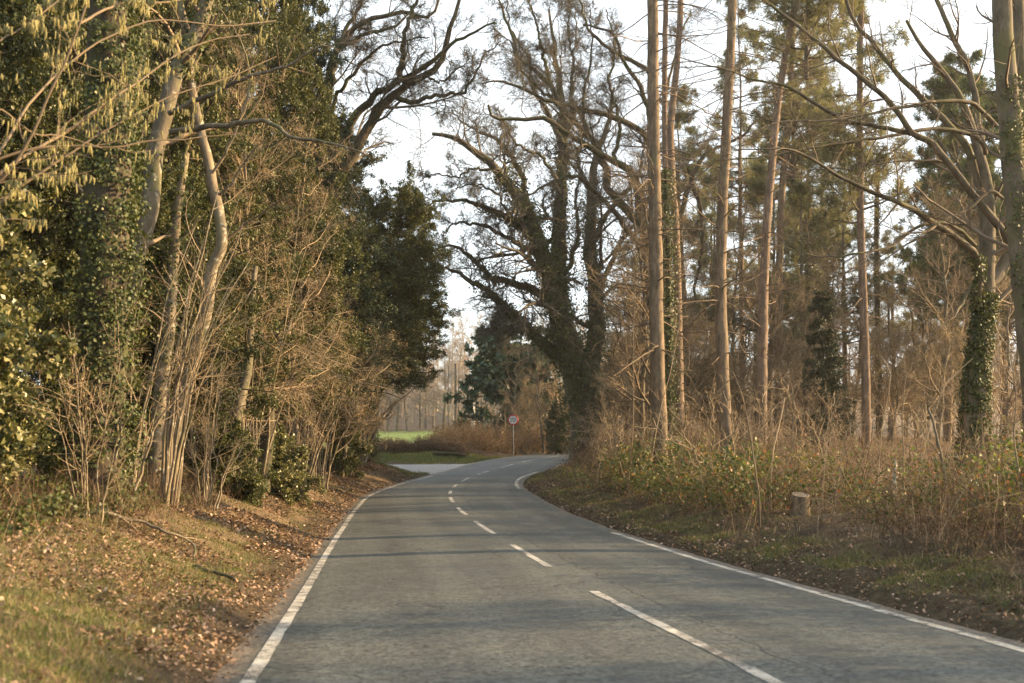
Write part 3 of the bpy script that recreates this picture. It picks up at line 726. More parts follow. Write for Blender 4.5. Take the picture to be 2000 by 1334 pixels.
off = np.array([0, .1, .5, .9, 1.0]); prf = np.array([.25, .9, 1.0, .85, .2])
cms = []
for v_ in range(4):
    q_ = MB(); sw = rngx.normal(0, .006, 2); ln = .058 + .011 * v_
    q_.tubes(np.stack([np.array([sw[0] * o_ * o_, sw[1] * o_, -ln * o_]) for o_ in off]), prf * (.0074 - .0005 * v_), 6)
    cms.append(q_)
cme = [q_.mesh('catkin', M['catkin'], smooth=True) for q_ in cms]
ho = np.array(hz.location)
for v_ in range(min(100, n)):
    o = bpy.data.objects.new('catkin', cme[v_ % 4]); C.objects.link(o); o.parent = hz; o.location = tuple(p[v_] - ho)
    s_ = rngx.uniform(.6, 1.2); o.scale = (1, 1, s_)
cm = MB()
for v_ in range(100, n): cm.merge(cms[v_ % 4].arrays(), loc=p[v_], s=(1, 1, rngx.uniform(.6, 1.2)))
oc = cm.build('catkins', M['catkin'], hz, ho); oc['kind'] = 'stuff'; oc['label'] = 'further hanging yellow catkins'

# bare oak behind the evergreens, limbs over the road
L9 = [pxlimb(p, D, a, b_, dz, 40, .05, rngc) for p, D, a, b_, dz in (
    ([(560, 900), (575, 700), (600, 500), (640, 400), (690, 300), (724, 243), (755, 200), (800, 160), (850, 135), (868, 105), (872, 80), (885, 40), (900, -20)], 40, .42, .05, -2),
    ([(640, 410), (670, 280), (700, 225), (740, 182), (776, 160), (815, 140), (850, 118), (880, 85), (930, 62), (965, 45)], 40, .2, .03, -3),
    ([(776, 165), (783, 140), (786, 100), (795, 55), (815, 0), (830, -60)], 38, .1, .04, 0),
    ([(776, 192), (800, 198), (850, 188), (885, 182), (900, 185), (925, 150), (945, 110), (975, 80)], 38.5, .09, .015, -2),
    ([(600, 500), (620, 300), (640, 160), (665, 82), (700, 50), (740, 32), (800, 25), (838, 32), (855, 0), (870, -50)], 41, .22, .03, -1),
    ([(630, 220), (655, 110), (700, 70), (740, 60), (790, 40), (810, 10)], 41, .14, .025, -1),
    ([(640, 200), (670, 70), (695, 30), (715, -20), (730, -80)], 41, .12, .04, 1),
    ([(690, 300), (650, 200), (690, 150), (730, 100), (780, 80), (840, 70)], 40, .1, .02, -2),
    ([(800, 160), (830, 150), (860, 160), (900, 130), (940, 120)], 38.3, .05, .012, -1),
)]
wood_tree('bare_oak', 'bare oak whose limbs reach over the evergreens from the left', 'oak', L9, 'oak', base(560, 40),
    [dict(k=13, t=(.3, 1), L=(.10, .28), ang=(30, 70), wig=.3, up=.05, n=7, rr=.32, rmin=.012, s=4), dict(k=10, t=(.15, 1), L=(.4, .75), ang=(25, 65), wig=.27, up=.04, n=5, rr=.5, rmin=.006), dict(k=8, t=(.1, 1), L=(.4, .8), ang=(25, 60), wig=.22, up=.02, n=4, rr=.6, rmin=.0065), dict(k=2, t=(.2, 1), L=(.5, .95), ang=(20, 55), wig=.2, up=.02, n=3, rr=.7, rmin=.0045)],
    'oak_twig', sides=9, ridge=.06, seed=95, ivy=[(0, 3000, .09, (.1, .55), .08)])

# ------------------------------------------------------------------ big oaks at the bend
D1 = 58
O1 = [pxlimb(p, D1 + d0, a, b_, dz, 44, .06, rngc, pw) for p, d0, a, b_, dz, pw in (
    ([(1150, 905), (1147, 860), (1140, 790), (1126, 730), (1112, 685), (1094, 620), (1078, 565), (1060, 505), (1040, 440), (1012, 385), (970, 333), (935, 298), (888, 270), (845, 262)], 0, 1.15, .08, -3, .6),
    ([(1112, 700), (1098, 640), (1090, 560), (1091, 500), (1095, 375), (1098, 281), (1096, 200), (1085, 110), (1070, 20)], .6, .58, .06, 1, 1),
    ([(1140, 830), (1152, 720), (1165, 650), (1160, 560), (1152, 470), (1155, 375), (1162, 318), (1185, 250), (1200, 170)], .8, .62, .06, 3, 1),
    ([(1112, 712), (1080, 688), (1049, 663), (1019, 626), (980, 593), (950, 566), (918, 548), (888, 530), (866, 522)], -.3, .36, .06, -3, 1),
    ([(1085, 605), (1050, 572), (1010, 555), (962, 540), (930, 512), (900, 488), (872, 480), (850, 490)], -.3, .26, .04, -3, 1),
    ([(1052, 480), (1030, 455), (1005, 436), (970, 415), (937, 401), (905, 393), (868, 393), (830, 398)], -.5, .22, .035, -3, 1),
    ([(1060, 505), (1020, 480), (978, 457), (945, 442), (907, 435), (885, 440), (870, 455)], -.2, .16, .03, -2, 1),
    ([(1040, 440), (1030, 400), (1023, 360), (997, 300), (965, 268), (930, 256), (900, 235), (880, 215)], 0, .2, .03, 1, 1),
    ([(1094, 380), (1075, 330), (1050, 300), (1020, 290), (990, 250), (975, 215)], .5, .12, .03, -2, 1),
    ([(1155, 470), (1185, 420), (1220, 380), (1250, 330), (1260, 260)], 1.5, .16, .04, 2, 1),
    ([(1160, 600), (1190, 520), (1230, 450), (1280, 400)], 1, .2, .04, 3, 1),
    ([(1030, 640), (1000, 650), (960, 640), (930, 655)], -1.5, .09, .025, -1, 1),
    ([(1012, 385), (990, 350), (985, 310), (995, 270), (980, 225)], -1, .1, .03, 1, 1),
    ([(970, 333), (930, 330), (890, 345), (850, 340), (820, 355)], -2, .08, .02, -1, 1),
    ([(1098, 281), (1070, 220), (1040, 170), (1030, 110), (1000, 60), (990, 0)], .4, .13, .03, 1, 1),
    ([(1040, 440), (1000, 420), (960, 370), (920, 360), (880, 375)], -.6, .1, .02, -3, 1),
    ([(1155, 375), (1130, 320), (1140, 250), (1120, 190), (1130, 120)], 1.6, .12, .03, 2, 1),
    ([(1078, 565), (1110, 520), (1130, 450), (1125, 380), (1140, 320)], .2, .16, .03, -2, 1),
    ([(1095, 300), (1120, 230), (1115, 150), (1125, 80), (1120, 0)], 1, .1, .03, 1, 1),
)]
oak1, lp, rg = wood_tree('old_oak', 'massive dark oak clad in moss and ivy beside the bend', 'oak', O1, 'oak', base(1150, D1) + np.array([0, 0, -.1]),
    [dict(k=17, t=(.25, 1), L=(.11, .32), ang=(30, 75), wig=.32, up=.03, n=7, rr=.3, rmin=.018, s=4), dict(k=9, t=(.15, 1), L=(.4, .8), ang=(25, 65), wig=.28, up=.03, n=5, rr=.5, rmin=.009), dict(k=8, t=(.1, 1), L=(.4, .8), ang=(25, 60), wig=.22, up=.02, n=4, rr=.6, rmin=.009), dict(k=2, t=(.2, 1), L=(.5, .95), ang=(20, 55), wig=.2, up=.02, n=3, rr=.7, rmin=.006)],
    'oak_twig', sides=12, ridge=.08, seed=101, ivym='ivy_moss',
    ivy=[(0, 11000, .12, (.04, .8), .2), (1, 5500, .12, (.0, .7), .18), (2, 5500, .12, (0, .65), .18), (3, 1900, .12, (0, .8), .1), (4, 1200, .11, (0, .7), .1), (5, 900, .11, (0, .6), .1), (7, 800, .1, (0, .6), .1)])
# leafy clumps of ivy hanging under the lower limb, lit from behind
D2 = 50
O2 = [pxlimb(p, D2 + d0, a, b_, dz, 44, .05, rngc, pw) for p, d0, a, b_, dz, pw in (
    ([(1300, 905), (1292, 760), (1278, 620), (1262, 500), (1248, 400), (1237, 340), (1200, 315), (1155, 292), (1102, 259), (1065, 232), (1012, 232), (962, 226), (954, 205)], 0, .42, .05, -4, .8),
    ([(1278, 620), (1282, 450), (1275, 300), (1267, 212), (1245, 161), (1215, 112), (1196, 67), (1162, 52), (1140, 50)], .5, .26, .04, -2, 1),
    ([(1275, 330), (1256, 258), (1200, 232), (1155, 217), (1110, 206), (1065, 195), (1012, 172), (967, 157), (940, 165)], .3, .17, .03, -4, 1),
    ([(1255, 440), (1215, 400), (1192, 375), (1185, 330), (1162, 281), (1125, 243), (1098, 206), (1076, 169), (1046, 139), (1016, 116), (1001, 75), (986, 37), (970, -10)], 0, .2, .04, -1, 1),
    ([(1267, 215), (1268, 142), (1215, 109), (1173, 82), (1143, 45), (1132, 0), (1125, -60)], .4, .13, .03, 0, 1),
    ([(1076, 169), (1062, 110), (1048, 50), (1030, -10)], -.5, .09, .03, 0, 1),
    ([(1240, 470), (1190, 402), (1152, 364), (1130, 345), (1090, 350), (1045, 373), (998, 397)], -.4, .13, .03, -3, 1),
    ([(1125, 243), (1115, 190), (1120, 130), (1110, 60), (1115, -20)], -.3, .08, .02, 1, 1),
    ([(1280, 560), (1320, 470), (1350, 350), (1380, 300), (1440, 270), (1500, 215)], .5, .18, .04, 3, 1),
    ([(1282, 450), (1310, 330), (1300, 220), (1320, 100), (1350, 20)], .5, .12, .03, 2, 1),
    ([(1350, 350), (1370, 420), (1360, 560), (1350, 640)], 1.5, .1, .05, 1, 1),
    ([(1288, 700), (1330, 650), (1380, 625), (1430, 630), (1480, 650)], .2, .16, .04, -2, 1),
    ([(1185, 330), (1150, 260), (1140, 190), (1155, 110), (1150, 20)], -.4, .1, .025, 2, 1),
    ([(1098, 206), (1060, 180), (1020, 140), (1000, 90), (960, 50)], -.6, .08, .02, -2, 1),
    ([(1200, 315), (1210, 240), (1190, 170), (1200, 100), (1185, 20)], -.2, .1, .025, 1, 1),
    ([(1162, 281), (1130, 290), (1090, 300), (1050, 290)], -.6, .06, .02, -1, 1),
)]
wood_tree('spreading_oak', 'bare spreading oak behind the tallest pine trunk right of the bend', 'oak', O2, 'oak', base(1300, D2) + np.array([0, 0, -.1]),
    [dict(k=14, t=(.25, 1), L=(.10, .26), ang=(30, 75), wig=.3, up=.05, n=7, rr=.3, rmin=.014, s=4), dict(k=9, t=(.15, 1), L=(.4, .8), ang=(25, 65), wig=.27, up=.04, n=5, rr=.5, rmin=.008), dict(k=8, t=(.1, 1), L=(.4, .8), ang=(25, 60), wig=.22, up=.02, n=4, rr=.6, rmin=.008), dict(k=2, t=(.2, 1), L=(.5, .95), ang=(20, 55), wig=.2, up=.02, n=3, rr=.7, rmin=.0055)],
    'oak_twig', sides=10, ridge=.07, seed=103, ivym='ivy_moss', ivy=[(0, 2600, .09, (.0, .5), .1), (1, 700, .08, (0, .5), .06)])

# dark green tree beyond the bend, ivy columns, bare brush around
PG = proto(16, ['deep_green'], 9, 3.4, 1.2, 46, leaf_l=.3, leaf_w=.17, kl=10, drop=.25)
b = base(985, 80); put_evergreen('spreading_evergreen', 'dark blue-green tree beyond the bend behind the round road sign', 'evergreen tree', PG, 'deep_green', tuple(b), .4, (1.0, 1.0, 1.12))
b = base(1050, 84); put_evergreen('spreading_evergreen', 'dull green evergreen half hidden behind the massive mossy oak', 'evergreen tree', PG, 'deep_green', tuple(b), 2.4, (.8, .8, 1.0))
b = base(1086, 70); put_evergreen('ivy_column', 'narrow dark ivy column at the roadside past the sign', 'shrub', PA, 'dark_green', tuple(b), .9, (.38, .38, .34))
b = base(1022, 76); put_evergreen('ivy_column', 'low dark bush just right of the round sign', 'shrub', PA, 'dark_green', tuple(b), 1.9, (.36, .36, .28))

# ------------------------------------------------------------------ pines on the right
def pine_crown(seed, H, W, nb, needle='needle', dens=10, nl=.22, nw=.02):
    rng = np.random.default_rng(seed)
    P, R = limb([(0, 0, 0), (0.1, 0, H * .5), (0, .1, H)], .11, .015, 20, .03, rng)
    wd = MB(); wd.tubes(P, R, 6)
    P1, R1 = grow(rng, P[None], R[None], nb, (.0, .99), (W * .6, W * 1.15), False, (55, 95), .12, .03, 7, .45, .012, taper=.62)
    P2, R2 = grow(rng, P1, R1, 7, (.25, 1), (.2, .45), True, (30, 70), .2, .05, 5, .5, .006)
    P3, R3 = grow(rng, P2, R2, 5, (.2, 1), (.35, .7), True, (30, 70), .2, .08, 4, .6, .004)
    wd.tubes(P1, R1, 4); wd.tubes(P2, R2, 3); wd.tubes(P3, R3, 3)
    p, tn = on_twigs(rng, P3, dens, .03, (.3, 1))
    n = len(p); lv = MB()
    lv.leaves(p, nrm(tn * .7 + rng.normal(0, .55, (n, 3))), rnd_dir(rng, n, .2), nl * rng.uniform(.6, 1.2, n), nw, .05)
    return wd.mesh('crown', M['grey'], smooth=True), {needle: lv.mesh('foliage', M[needle])}

CA = pine_crown(51, 9, 2.6, 60, dens=13, nl=.24, nw=.026); CB = pine_crown(52, 13, 2.5, 74, dens=13, nl=.24, nw=.026); CC = pine_crown(53, 10, 2.9, 76, 'needle_dark', 18, .26, .032)
def add_crown(root, pr, mname, z, rz, s):
    for nme, me in (('crown', pr[0]), ('foliage', pr[1][mname])):
        o = bpy.data.objects.new(nme, me); C.objects.link(o); o.parent = root
        o.location = z; o.rotation_euler = (0, 0, rz); o.scale = (s, s, s)

def pine(name, label, pts, D, r0, r1, barkm, stubs, seed, crown=None, group='pines right of the road', ivy=None, Ls=(.3, 2.6)):
    rng = np.random.default_rng(seed)
    l0 = pxlimb(pts, D, r0, r1, 0, 60, .008, rng)
    P, R = l0; org = P[0]
    root = empty(name, label, 'pine', tuple(org), group)
    tm = MB(); tm.tubes(P, R, 16, .05, rng)
    cm = tm
    if stubs:
        P1, R1 = grow(rng, P[None], R[None], stubs, (.18, 1), Ls, False, (70, 105), .12, -.03, 7, .14, .008, taper=-.4)
        P2, R2 = grow(rng, P1, R1, 5, (.3, 1), (.2, .5), True, (30, 70), .2, -.02, 5, .5, .004)
        P3, R3 = grow(rng, P2, R2, 4, (.2, 1), (.3, .6), True, (30, 70), .2, 0, 4, .6, .003)
        P0, R0 = grow(rng, P[None], R[None], stubs * 2, (.08, 1), (.05, .22), False, (60, 100), .1, -.05, 3, .13, .012)
        cm.tubes(P1, R1, 5); cm.tubes(P2, R2, 3); cm.tubes(P3, R3, 3); cm.tubes(P0, R0, 5)
        pass
    tm.build('trunk', M[barkm], root, org, True)
    if ivy:
        im = MB(); ivy_on(im, rng, P, R, ivy[0], ivy[1], ivy[2], ivy[3]); im.build('ivy', M['ivy'], root, org)
    if crown: add_crown(root, crown[0], crown[1], tuple(P[-1] - org - np.array([0, 0, crown[3]])), crown[2], crown[4])
    return root

pine('pine_tree', 'tallest nearest straight brown pine trunk, just right of the road bend', [(1290, 905), (1287, 800), (1283, 650), (1280, 450), (1277, 250), (1275, 0), (1272, -250)], 31, .215, .125, 'pine', 80, 61, (CA, 'needle', .3, .5, 1))
pine('pine_tree', 'slim reddish trunk close behind the tallest pine on its right', [(1305, 880), (1303, 700), (1300, 450), (1298, 200), (1300, 0), (1302, -200)], 44, .13, .09, 'pine_red', 40, 62, (CA, 'needle', 1.3, .5, 1))
pine('pine_tree', 'pinkish slender pine trunk with a slight bow, second from the bend', [(1328, 890), (1327, 760), (1324, 600), (1320, 450), (1312, 330), (1310, 250), (1322, 130), (1330, 0), (1335, -200)], 39, .155, .085, 'pine_red', 50, 63, (CA, 'needle', 2.2, .5, 1))
pine('pine_tree', 'sturdy brown pine trunk whose foot shows among green brambles', [(1424, 915), (1418, 840), (1411, 700), (1407, 550), (1411, 400), (1419, 250), (1427, 100), (1432, -40), (1436, -250)], 32, .195, .10, 'pine', 80, 64, (CA, 'needle', 3.3, .5, 1))
pine('pine_tree', 'red-barked pine leaning right, forked high in the middle of the wood', [(1487, 880), (1488, 760), (1490, 620), (1494, 500), (1502, 380), (1509, 300), (1520, 200), (1535, 100), (1555, 0), (1575, -120)], 40, .2, .09, 'pine_red', 60, 65, (CB, 'needle', .8, 5.0, .9))
pine('pine_tree', 'dim pine trunk right behind the red-barked leaning pine', [(1520, 880), (1521, 700), (1522, 560), (1525, 420), (1533, 300), (1545, 150), (1550, 0)], 50, .2, .11, 'pine', 26, 66, (CB, 'needle', 1.8, 8.0, 1))
pine('pine_tree', 'lone pinkish pine trunk in the opening on the right, feathery crown', [(1692, 890), (1691, 760), (1688, 640), (1683, 500), (1680, 380), (1679, 270), (1680, 120), (1682, 0)], 45, .19, .10, 'pine_red', 40, 67, (CB, 'needle', 2.8, 9.0, 1.05))
pine('pine_tree', 'ivy-green slim trunk behind the lone pinkish pine', [(1717, 860), (1716, 700), (1713, 560), (1712, 440), (1715, 300)], 58, .17, .11, 'oak', 24, 68, None, ivy=(1500, .1, (0, .9), .09))
pine('pine_tree', 'narrow dark ivy-wrapped trunk hugging the tallest pine', [(1306, 900), (1306, 760), (1305, 600), (1303, 430), (1300, 330)], 36, .12, .07, 'dark_bark', 6, 69, None, ivy=(8000, .065, (0, 1), .11))
BP = 'pines standing deep in the right-hand wood'
for kx, (x, D, H, r, cr, nm, s, bk) in enumerate(((1345, 62, 15, .17, CA, 'needle', 1.0, 'pine'), (1450, 66, 17, .17, CB, 'needle', 1.1, 'pine_red'), (1570, 62, 14, .18, CB, 'needle', 1.15, 'pine'), (1625, 70, 15, .18, CB, 'needle', 1.3, 'pine_red'),
        (1745, 75, 10, .15, CA, 'needle', .85, 'pine'), (1850, 52, 11, .2, CC, 'needle_dark', 1.15, 'pine'), (1895, 60, 13, .2, CC, 'needle_dark', 1.3, 'pine'), (1960, 55, 11, .18, CC, 'needle_dark', 1.2, 'pine_red'),
        (1470, 85, 14, .2, CB, 'needle', 1.2, 'pine'), (1400, 80, 14, .2, CA, 'needle', 1.3, 'pine'), (2080, 50, 10, .18, CC, 'needle_dark', 1.2, 'pine'), (1240, 95, 12, .2, CA, 'needle', 1.2, 'pine'), (1560, 100, 13, .2, CA, 'needle', 1.5, 'pine'), (1500, 58, 9, .16, CB, 'needle', .95, 'pine'), (1590, 54, 8, .16, CB, 'needle', .95, 'pine_red'), (1650, 60, 9, .16, CB, 'needle', 1.0, 'pine'), (1380, 70, 10, .17, CB, 'needle', 1.0, 'pine'), (1860, 62, 7, .16, CC, 'needle_dark', 1.0, 'pine'))):
    b = base(x, D); lx = (kx * 37 % 11 - 5) * .12
    rngp = np.random.default_rng(200 + kx)
    P, R = limb([b - (0, 0, .2), b + (lx * .4, 0, H * .5), b + (lx, .2, H)], r, r * .6, 30, .02, rngp)
    root = empty('pine_tree', 'pine deep in the right-hand wood, its crown merging with others', 'pine', tuple(b), BP)
    cm = MB(); cm.tubes(P, R, 9, .04, rngp); P1, R1 = grow(rngp, P[None], R[None], 34, (.15, 1), (.5, 2.2), False, (65, 105), .14, -.02, 6, .14, .01, taper=-.4)
    P2, R2 = grow(rngp, P1, R1, 6, (.25, 1), (.25, .5), True, (30, 70), .2, -.02, 4, .5, .006); P3, R3 = grow(rngp, P2, R2, 5, (.2, 1), (.35, .7), True, (30, 70), .2, 0, 3, .6, .005); cm.tubes(P1, R1, 4); cm.tubes(P2, R2, 3); cm.tubes(P3, R3, 3); cm.build('trunk', M[bk], root, b, True)
    add_crown(root, cr, nm, tuple(P[-1] - b - np.array([0, 0, 4.5 * s])), kx * 1.1, s)

# small dark conifer
def spruce(seed, H, W):
    rng = np.random.default_rng(seed)
    P, R = limb([(0, 0, -.1), (.05, 0, H * .5), (0, 0, H)], .09, .01, 20, .01, rng)
    wd = MB(); wd.tubes(P, R, 6); lv = MB()
    P1, R1 = grow(rng, P[None], R[None], 90, (.1, .99), (W * .7, W * 1.2), False, (75, 105), .1, -.02, 6, .3, .008, taper=.85)
    P2, R2 = grow(rng, P1, R1, 9, (.15, 1), (.25, .5), True, (35, 65), .12, -.05, 4, .5, .004)
    wd.tubes(P1, R1, 4); wd.tubes(P2, R2, 3)
    p, tn = on_twigs(rng, P2, 42, .05); n = len(p)
    lv.leaves(p, nrm(tn * .7 + rng.normal(0, .6, (n, 3)) + np.array([0, 0, -.2])), rnd_dir(rng, n, .3), .12 * rng.uniform(.6, 1.3, n), .03, .1)
    return wd.mesh('trunk', M['dark_bark']), {'spruce': lv.mesh('foliage', M['spruce'])}
SP = spruce(71, 6.2, 1.35)
b = base(1222, 52); put_evergreen('holly_tree', 'dark holly in the shade between the mossy oak and the tallest pine', 'holly tree', PD, 'dark_green', tuple(b), 1.0, (.75, .75, .8))
b = base(1395, 54); put_evergreen('holly_tree', 'dark holly low behind the sturdy brown pine trunk', 'holly tree', PD, 'dark_green', tuple(b), 2.0, (.7, .7, .62))
b = base(1815, 58); put_evergreen('holly_tree', 'dark evergreen mound left of the ivy-footed beech, deep in the wood', 'holly tree', PD, 'dark_green', tuple(b), 3.0, (.7, .7, .6))
put_evergreen('young_spruce', 'small dark conifer standing among the pale trunks on the right', 'conifer', SP, 'spruce', tuple(base(1605, 44)), 0, (1, 1, 1))

# bare understorey trees in the wood
def bare_tree(seed, H, spread, twigm, barkm, leaves=None, k=(22, 9, 7), wig=.2, r=.1, fine=1.0):
    rng = np.random.default_rng(seed)
    P, R = limb([(0, 0, -.1), (rng.normal(0, .2), rng.normal(0, .2), H * .5), (rng.normal(0, .4), rng.normal(0, .4), H)], r, .015, 24, .05, rng)
    tm = MB(); tm.tubes(P, R, 7, .04, rng); cm = MB()
    P1, R1 = grow(rng, P[None], R[None], k[0], (.18, .98), (spread * .6, spread * 1.2), False, (30, 75), wig, .06, 8, .5, .012, taper=.45)
    P2, R2 = grow(rng, P1, R1, k[1], (.2, 1), (.25, .55), True, (25, 70), wig, .03, 6, .5, .006 * fine)
    P3, R3 = grow(rng, P2, R2, k[2], (.15, 1), (.3, .65), True, (25, 70), wig, .02, 4, .55, .0035 * fine)
    cm.tubes(P1, R1, 5); cm.tubes(P2, R2, 3); cm.tubes(P3, R3, 3)
    out = [('trunk', tm.mesh('trunk', M[barkm], smooth=True)), ('crown', cm.mesh('crown', M[twigm]))]
    if leaves:
        lm = MB(); p, tn = on_twigs(rng, P3, leaves[1], .04); n = len(p); l = leaves[2] * rng.uniform(.6, 1.3, n)
        lm.leaves(p, nrm(tn * .4 + rng.normal(0, .8, (n, 3))), rnd_dir(rng, n, .3), l, l * .55, .25)
        out.append(('foliage', lm.mesh('foliage', M[leaves[0]])))
    return out
def put_meshes(name, label, cat, parts, loc, rz, s, group=None):
    o = empty(name, label, cat, loc, group, rz); o.scale = s if hasattr(s, '__len__') else (s, s, s)
    for nme, me in parts:
        c = bpy.data.objects.new(nme, me); C.objects.link(c); c.parent = o
    return o
U1 = bare_tree(81, 6.5, 2.4, 'tan_twig', 'grey', ('dry', 1, .05), (34, 11, 9)); U2 = bare_tree(82, 9, 2.6, 'hazel_twig', 'beech', None, (34, 11, 9)); U3 = bare_tree(83, 4.5, 2.4, 'tan_twig', 'grey', ('dry', 2, .05), (40, 11, 9), r=.06)
T1 = bare_tree(86, 8.6, 2.7, 'tan_twig', 'smooth', ('dry', 1, .045), (40, 11, 9), .17, .09)
for lab, x, D, rz, s in (('tall tan-twigged tree hung with dry keys in front of the tallest holly', 585, 30.5, .5, (1.0, 1.0, 1.05)), ('tan-twigged tree drooping before the dark evergreen by the lane', 668, 38.5, 2.5, (.85, .85, .8)),
        ('tan-twigged tree right of the pale leaning trunk, leafless top among catkins', 470, 25.5, 4.0, (.8, .8, 1.1))):
    b = base(x, D); put_meshes('dry_leaved_beech', lab, 'tree', T1, tuple(b), rz, s, 'tan dry-leaved trees on the left')
UG = 'bare understorey trees in the right-hand wood'
rngu = np.random.default_rng(84)
for kx, (x, D) in enumerate(((1232, 46), (1248, 40), (1345, 47), (1370, 56), (1450, 48), (1545, 52), (1580, 47), (1640, 56), (1740, 50), (1790, 62), (1830, 44), (1870, 40), (1960, 38), (2000, 48), (1500, 70), (1690, 74), (1770, 85), (1420, 95), (1600, 88), (1330, 75), (1860, 80), (1930, 72), (1262, 38), (1260, 44), (1290, 52), (1480, 44), (1560, 60), (1620, 48), (1665, 66), (1720, 60), (1810, 54), (1900, 48), (1980, 60), (1250, 62), (1320, 60), (1395, 66), (1530, 80), (1460, 60), (1430, 52), (1735, 54))):
    put_meshes('understorey_tree', 'added bare tree out of view on the right, dappling the road with shade', 'tree', (U1, U2, U3)[kx % 3], tuple(base(x, D)), rngu.uniform(0, 6), rngu.uniform(.8, 1.25) * (1 + (D > 60) * .35), UG)
BG = 'bare roadside trees beyond the bend'
for kx, (x, D) in enumerate(((1005, 78), (1035, 74), (1062, 72), (1090, 76), (1110, 82), (1075, 88), (1040, 92), (1130, 70))):
    put_meshes('bare_tree', 'small bare tree in the tan brush between road sign and mossy oak', 'tree', (U1, U3, U2)[kx % 3], tuple(base(x, D)), rngu.uniform(0, 6), rngu.uniform(.8, 1.15), BG)

WG = 'bare trees closing the right-hand wood'
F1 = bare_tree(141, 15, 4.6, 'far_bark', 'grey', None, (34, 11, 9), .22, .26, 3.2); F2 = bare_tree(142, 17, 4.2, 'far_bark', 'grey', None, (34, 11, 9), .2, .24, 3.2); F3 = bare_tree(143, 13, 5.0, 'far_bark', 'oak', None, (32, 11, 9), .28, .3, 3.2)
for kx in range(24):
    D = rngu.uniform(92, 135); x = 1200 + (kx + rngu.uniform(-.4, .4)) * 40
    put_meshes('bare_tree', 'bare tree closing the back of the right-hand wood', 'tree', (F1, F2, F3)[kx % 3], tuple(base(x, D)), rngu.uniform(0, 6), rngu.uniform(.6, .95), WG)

for kx, (X, Y) in enumerate(((13, 6), (16, 10), (17, 3))):  # bare trees added out of view to cast dappled shade on the road
    put_meshes('understorey_tree', 'added bare tree out of view on the right, dappling the road with shade', 'tree', (U3, U1, U3)[kx % 3], (X, Y, float(gh(X, Y))), kx * 2.1, .8 if kx % 3 != 1 else .6, UG)

for kx, (X, Y) in enumerate(((9.5, -4), (10.5, -1), (9.0, 2), (11, 4.5), (9.5, 7), (11.5, 9.5), (10, 12))):  # low bushes added out of view, kept short to shade only the road
    put_meshes('understorey_tree', 'added bare tree out of view on the right, dappling the road with shade', 'tree', U3, (X, Y, float(gh(X, Y))), kx * 1.7, (.85, .85, .66 + .05 * (kx % 3)), UG)

# beech with long limbs at the right
DB = 24
BB = [pxlimb(p, DB + d0, a, b_, dz, 44, .012, rngc, pw) for p, d0, a, b_, dz, pw in (
    ([(1900, 925), (1903, 860), (1907, 760), (1914, 650), (1926, 560), (1930, 480), (1930, 378), (1922, 327), (1905, 273), (1884, 210), (1863, 168), (1842, 139), (1800, 90), (1770, 40)], 0, .34, .03, 0, .6),
    ([(1926, 560), (1921, 440), (1917, 340), (1913, 252), (1888, 126), (1863, 75), (1830, 0), (1810, -60)], .1, .11, .04, 1, 1),
    ([(1985, 520), (1972, 470), (1955, 445), (1905, 386), (1855, 323), (1821, 281), (1783, 260), (1746, 210), (1687, 155), (1620, 101), (1569, 59), (1519, 21), (1480, -10)], -1.2, .09, .025, -1, 1),
    ([(1912, 600), (1905, 500), (1871, 466), (1825, 436), (1779, 407), (1741, 390), (1678, 365), (1620, 331), (1578, 306), (1536, 290), (1435, 294)], -.2, .085, .01, -3, 1),
    ([(1788, 262), (1725, 248), (1645, 231), (1590, 201), (1536, 168), (1469, 155), (1427, 139), (1375, 126), (1320, 110)], -1.6, .05, .008, -1, 1),
    ([(1922, 400), (1913, 365), (1888, 285), (1830, 222), (1767, 160), (1704, 84), (1670, 42), (1653, 0), (1640, -50)], .2, .09, .03, 0, 1),
    ([(1945, 245), (1905, 206), (1863, 197), (1779, 206), (1704, 222), (1620, 235), (1519, 239), (1465, 262)], -1.5, .045, .008, -2, 1),
    ([(1925, 300), (1914, 273), (1871, 256), (1813, 252), (1746, 264), (1662, 277), (1578, 290), (1494, 306), (1400, 314)], -.3, .05, .008, -2, 1),
    ([(1975, 430), (1968, 399), (1939, 374), (1892, 407), (1855, 424), (1825, 440), (1790, 470)], -1.2, .04, .01, -1, 1),
    ([(1905, 480), (1860, 440), (1800, 440), (1740, 480), (1680, 495), (1600, 500), (1520, 480)], -.4, .045, .008, -2, 1),
    ([(1908, 545), (1880, 590), (1860, 620), (1820, 650), (1780, 690)], -.2, .04, .008, -1, 1),
    ([(1926, 560), (1960, 520), (1980, 460), (1975, 330), (1965, 200), (1975, 60)], 0, .14, .06, 1, 1),
)]
wood_tree('beech_tree', 'ivy-footed beech sending long bare branches across the wood from the right', 'beech', BB, 'beech', base(1900, DB),
    [dict(k=12, t=(.25, 1), L=(.10, .28), ang=(25, 60), wig=.15, up=.02, n=7, rr=.4, rmin=.007, s=4), dict(k=7, t=(.15, 1), L=(.3, .6), ang=(25, 60), wig=.18, up=.0, n=5, rr=.5, rmin=.004), dict(k=6, t=(.1, 1), L=(.3, .7), ang=(25, 60), wig=.2, up=.0, n=4, rr=.6, rmin=.0032)],
    'beech_twig', sides=11, ridge=.035, seed=111, ivy=[(0, 15000, .05, (.0, .38), .035), (3, 700, .06, (0, .15), .05)])
l0 = pxlimb([(2030, 960), (2025, 760), (2008, 600), (1994, 480), (1980, 320), (1964, 160), (1956, 0), (1950, -200)], 20, .27, .14, 0, 40, .01, rngc)
l1 = pxlimb([(2010, 620), (2000, 400), (1995, 200), (1990, 0), (1992, -100)], 20.6, .16, .1, .6, 40, .01, rngc)
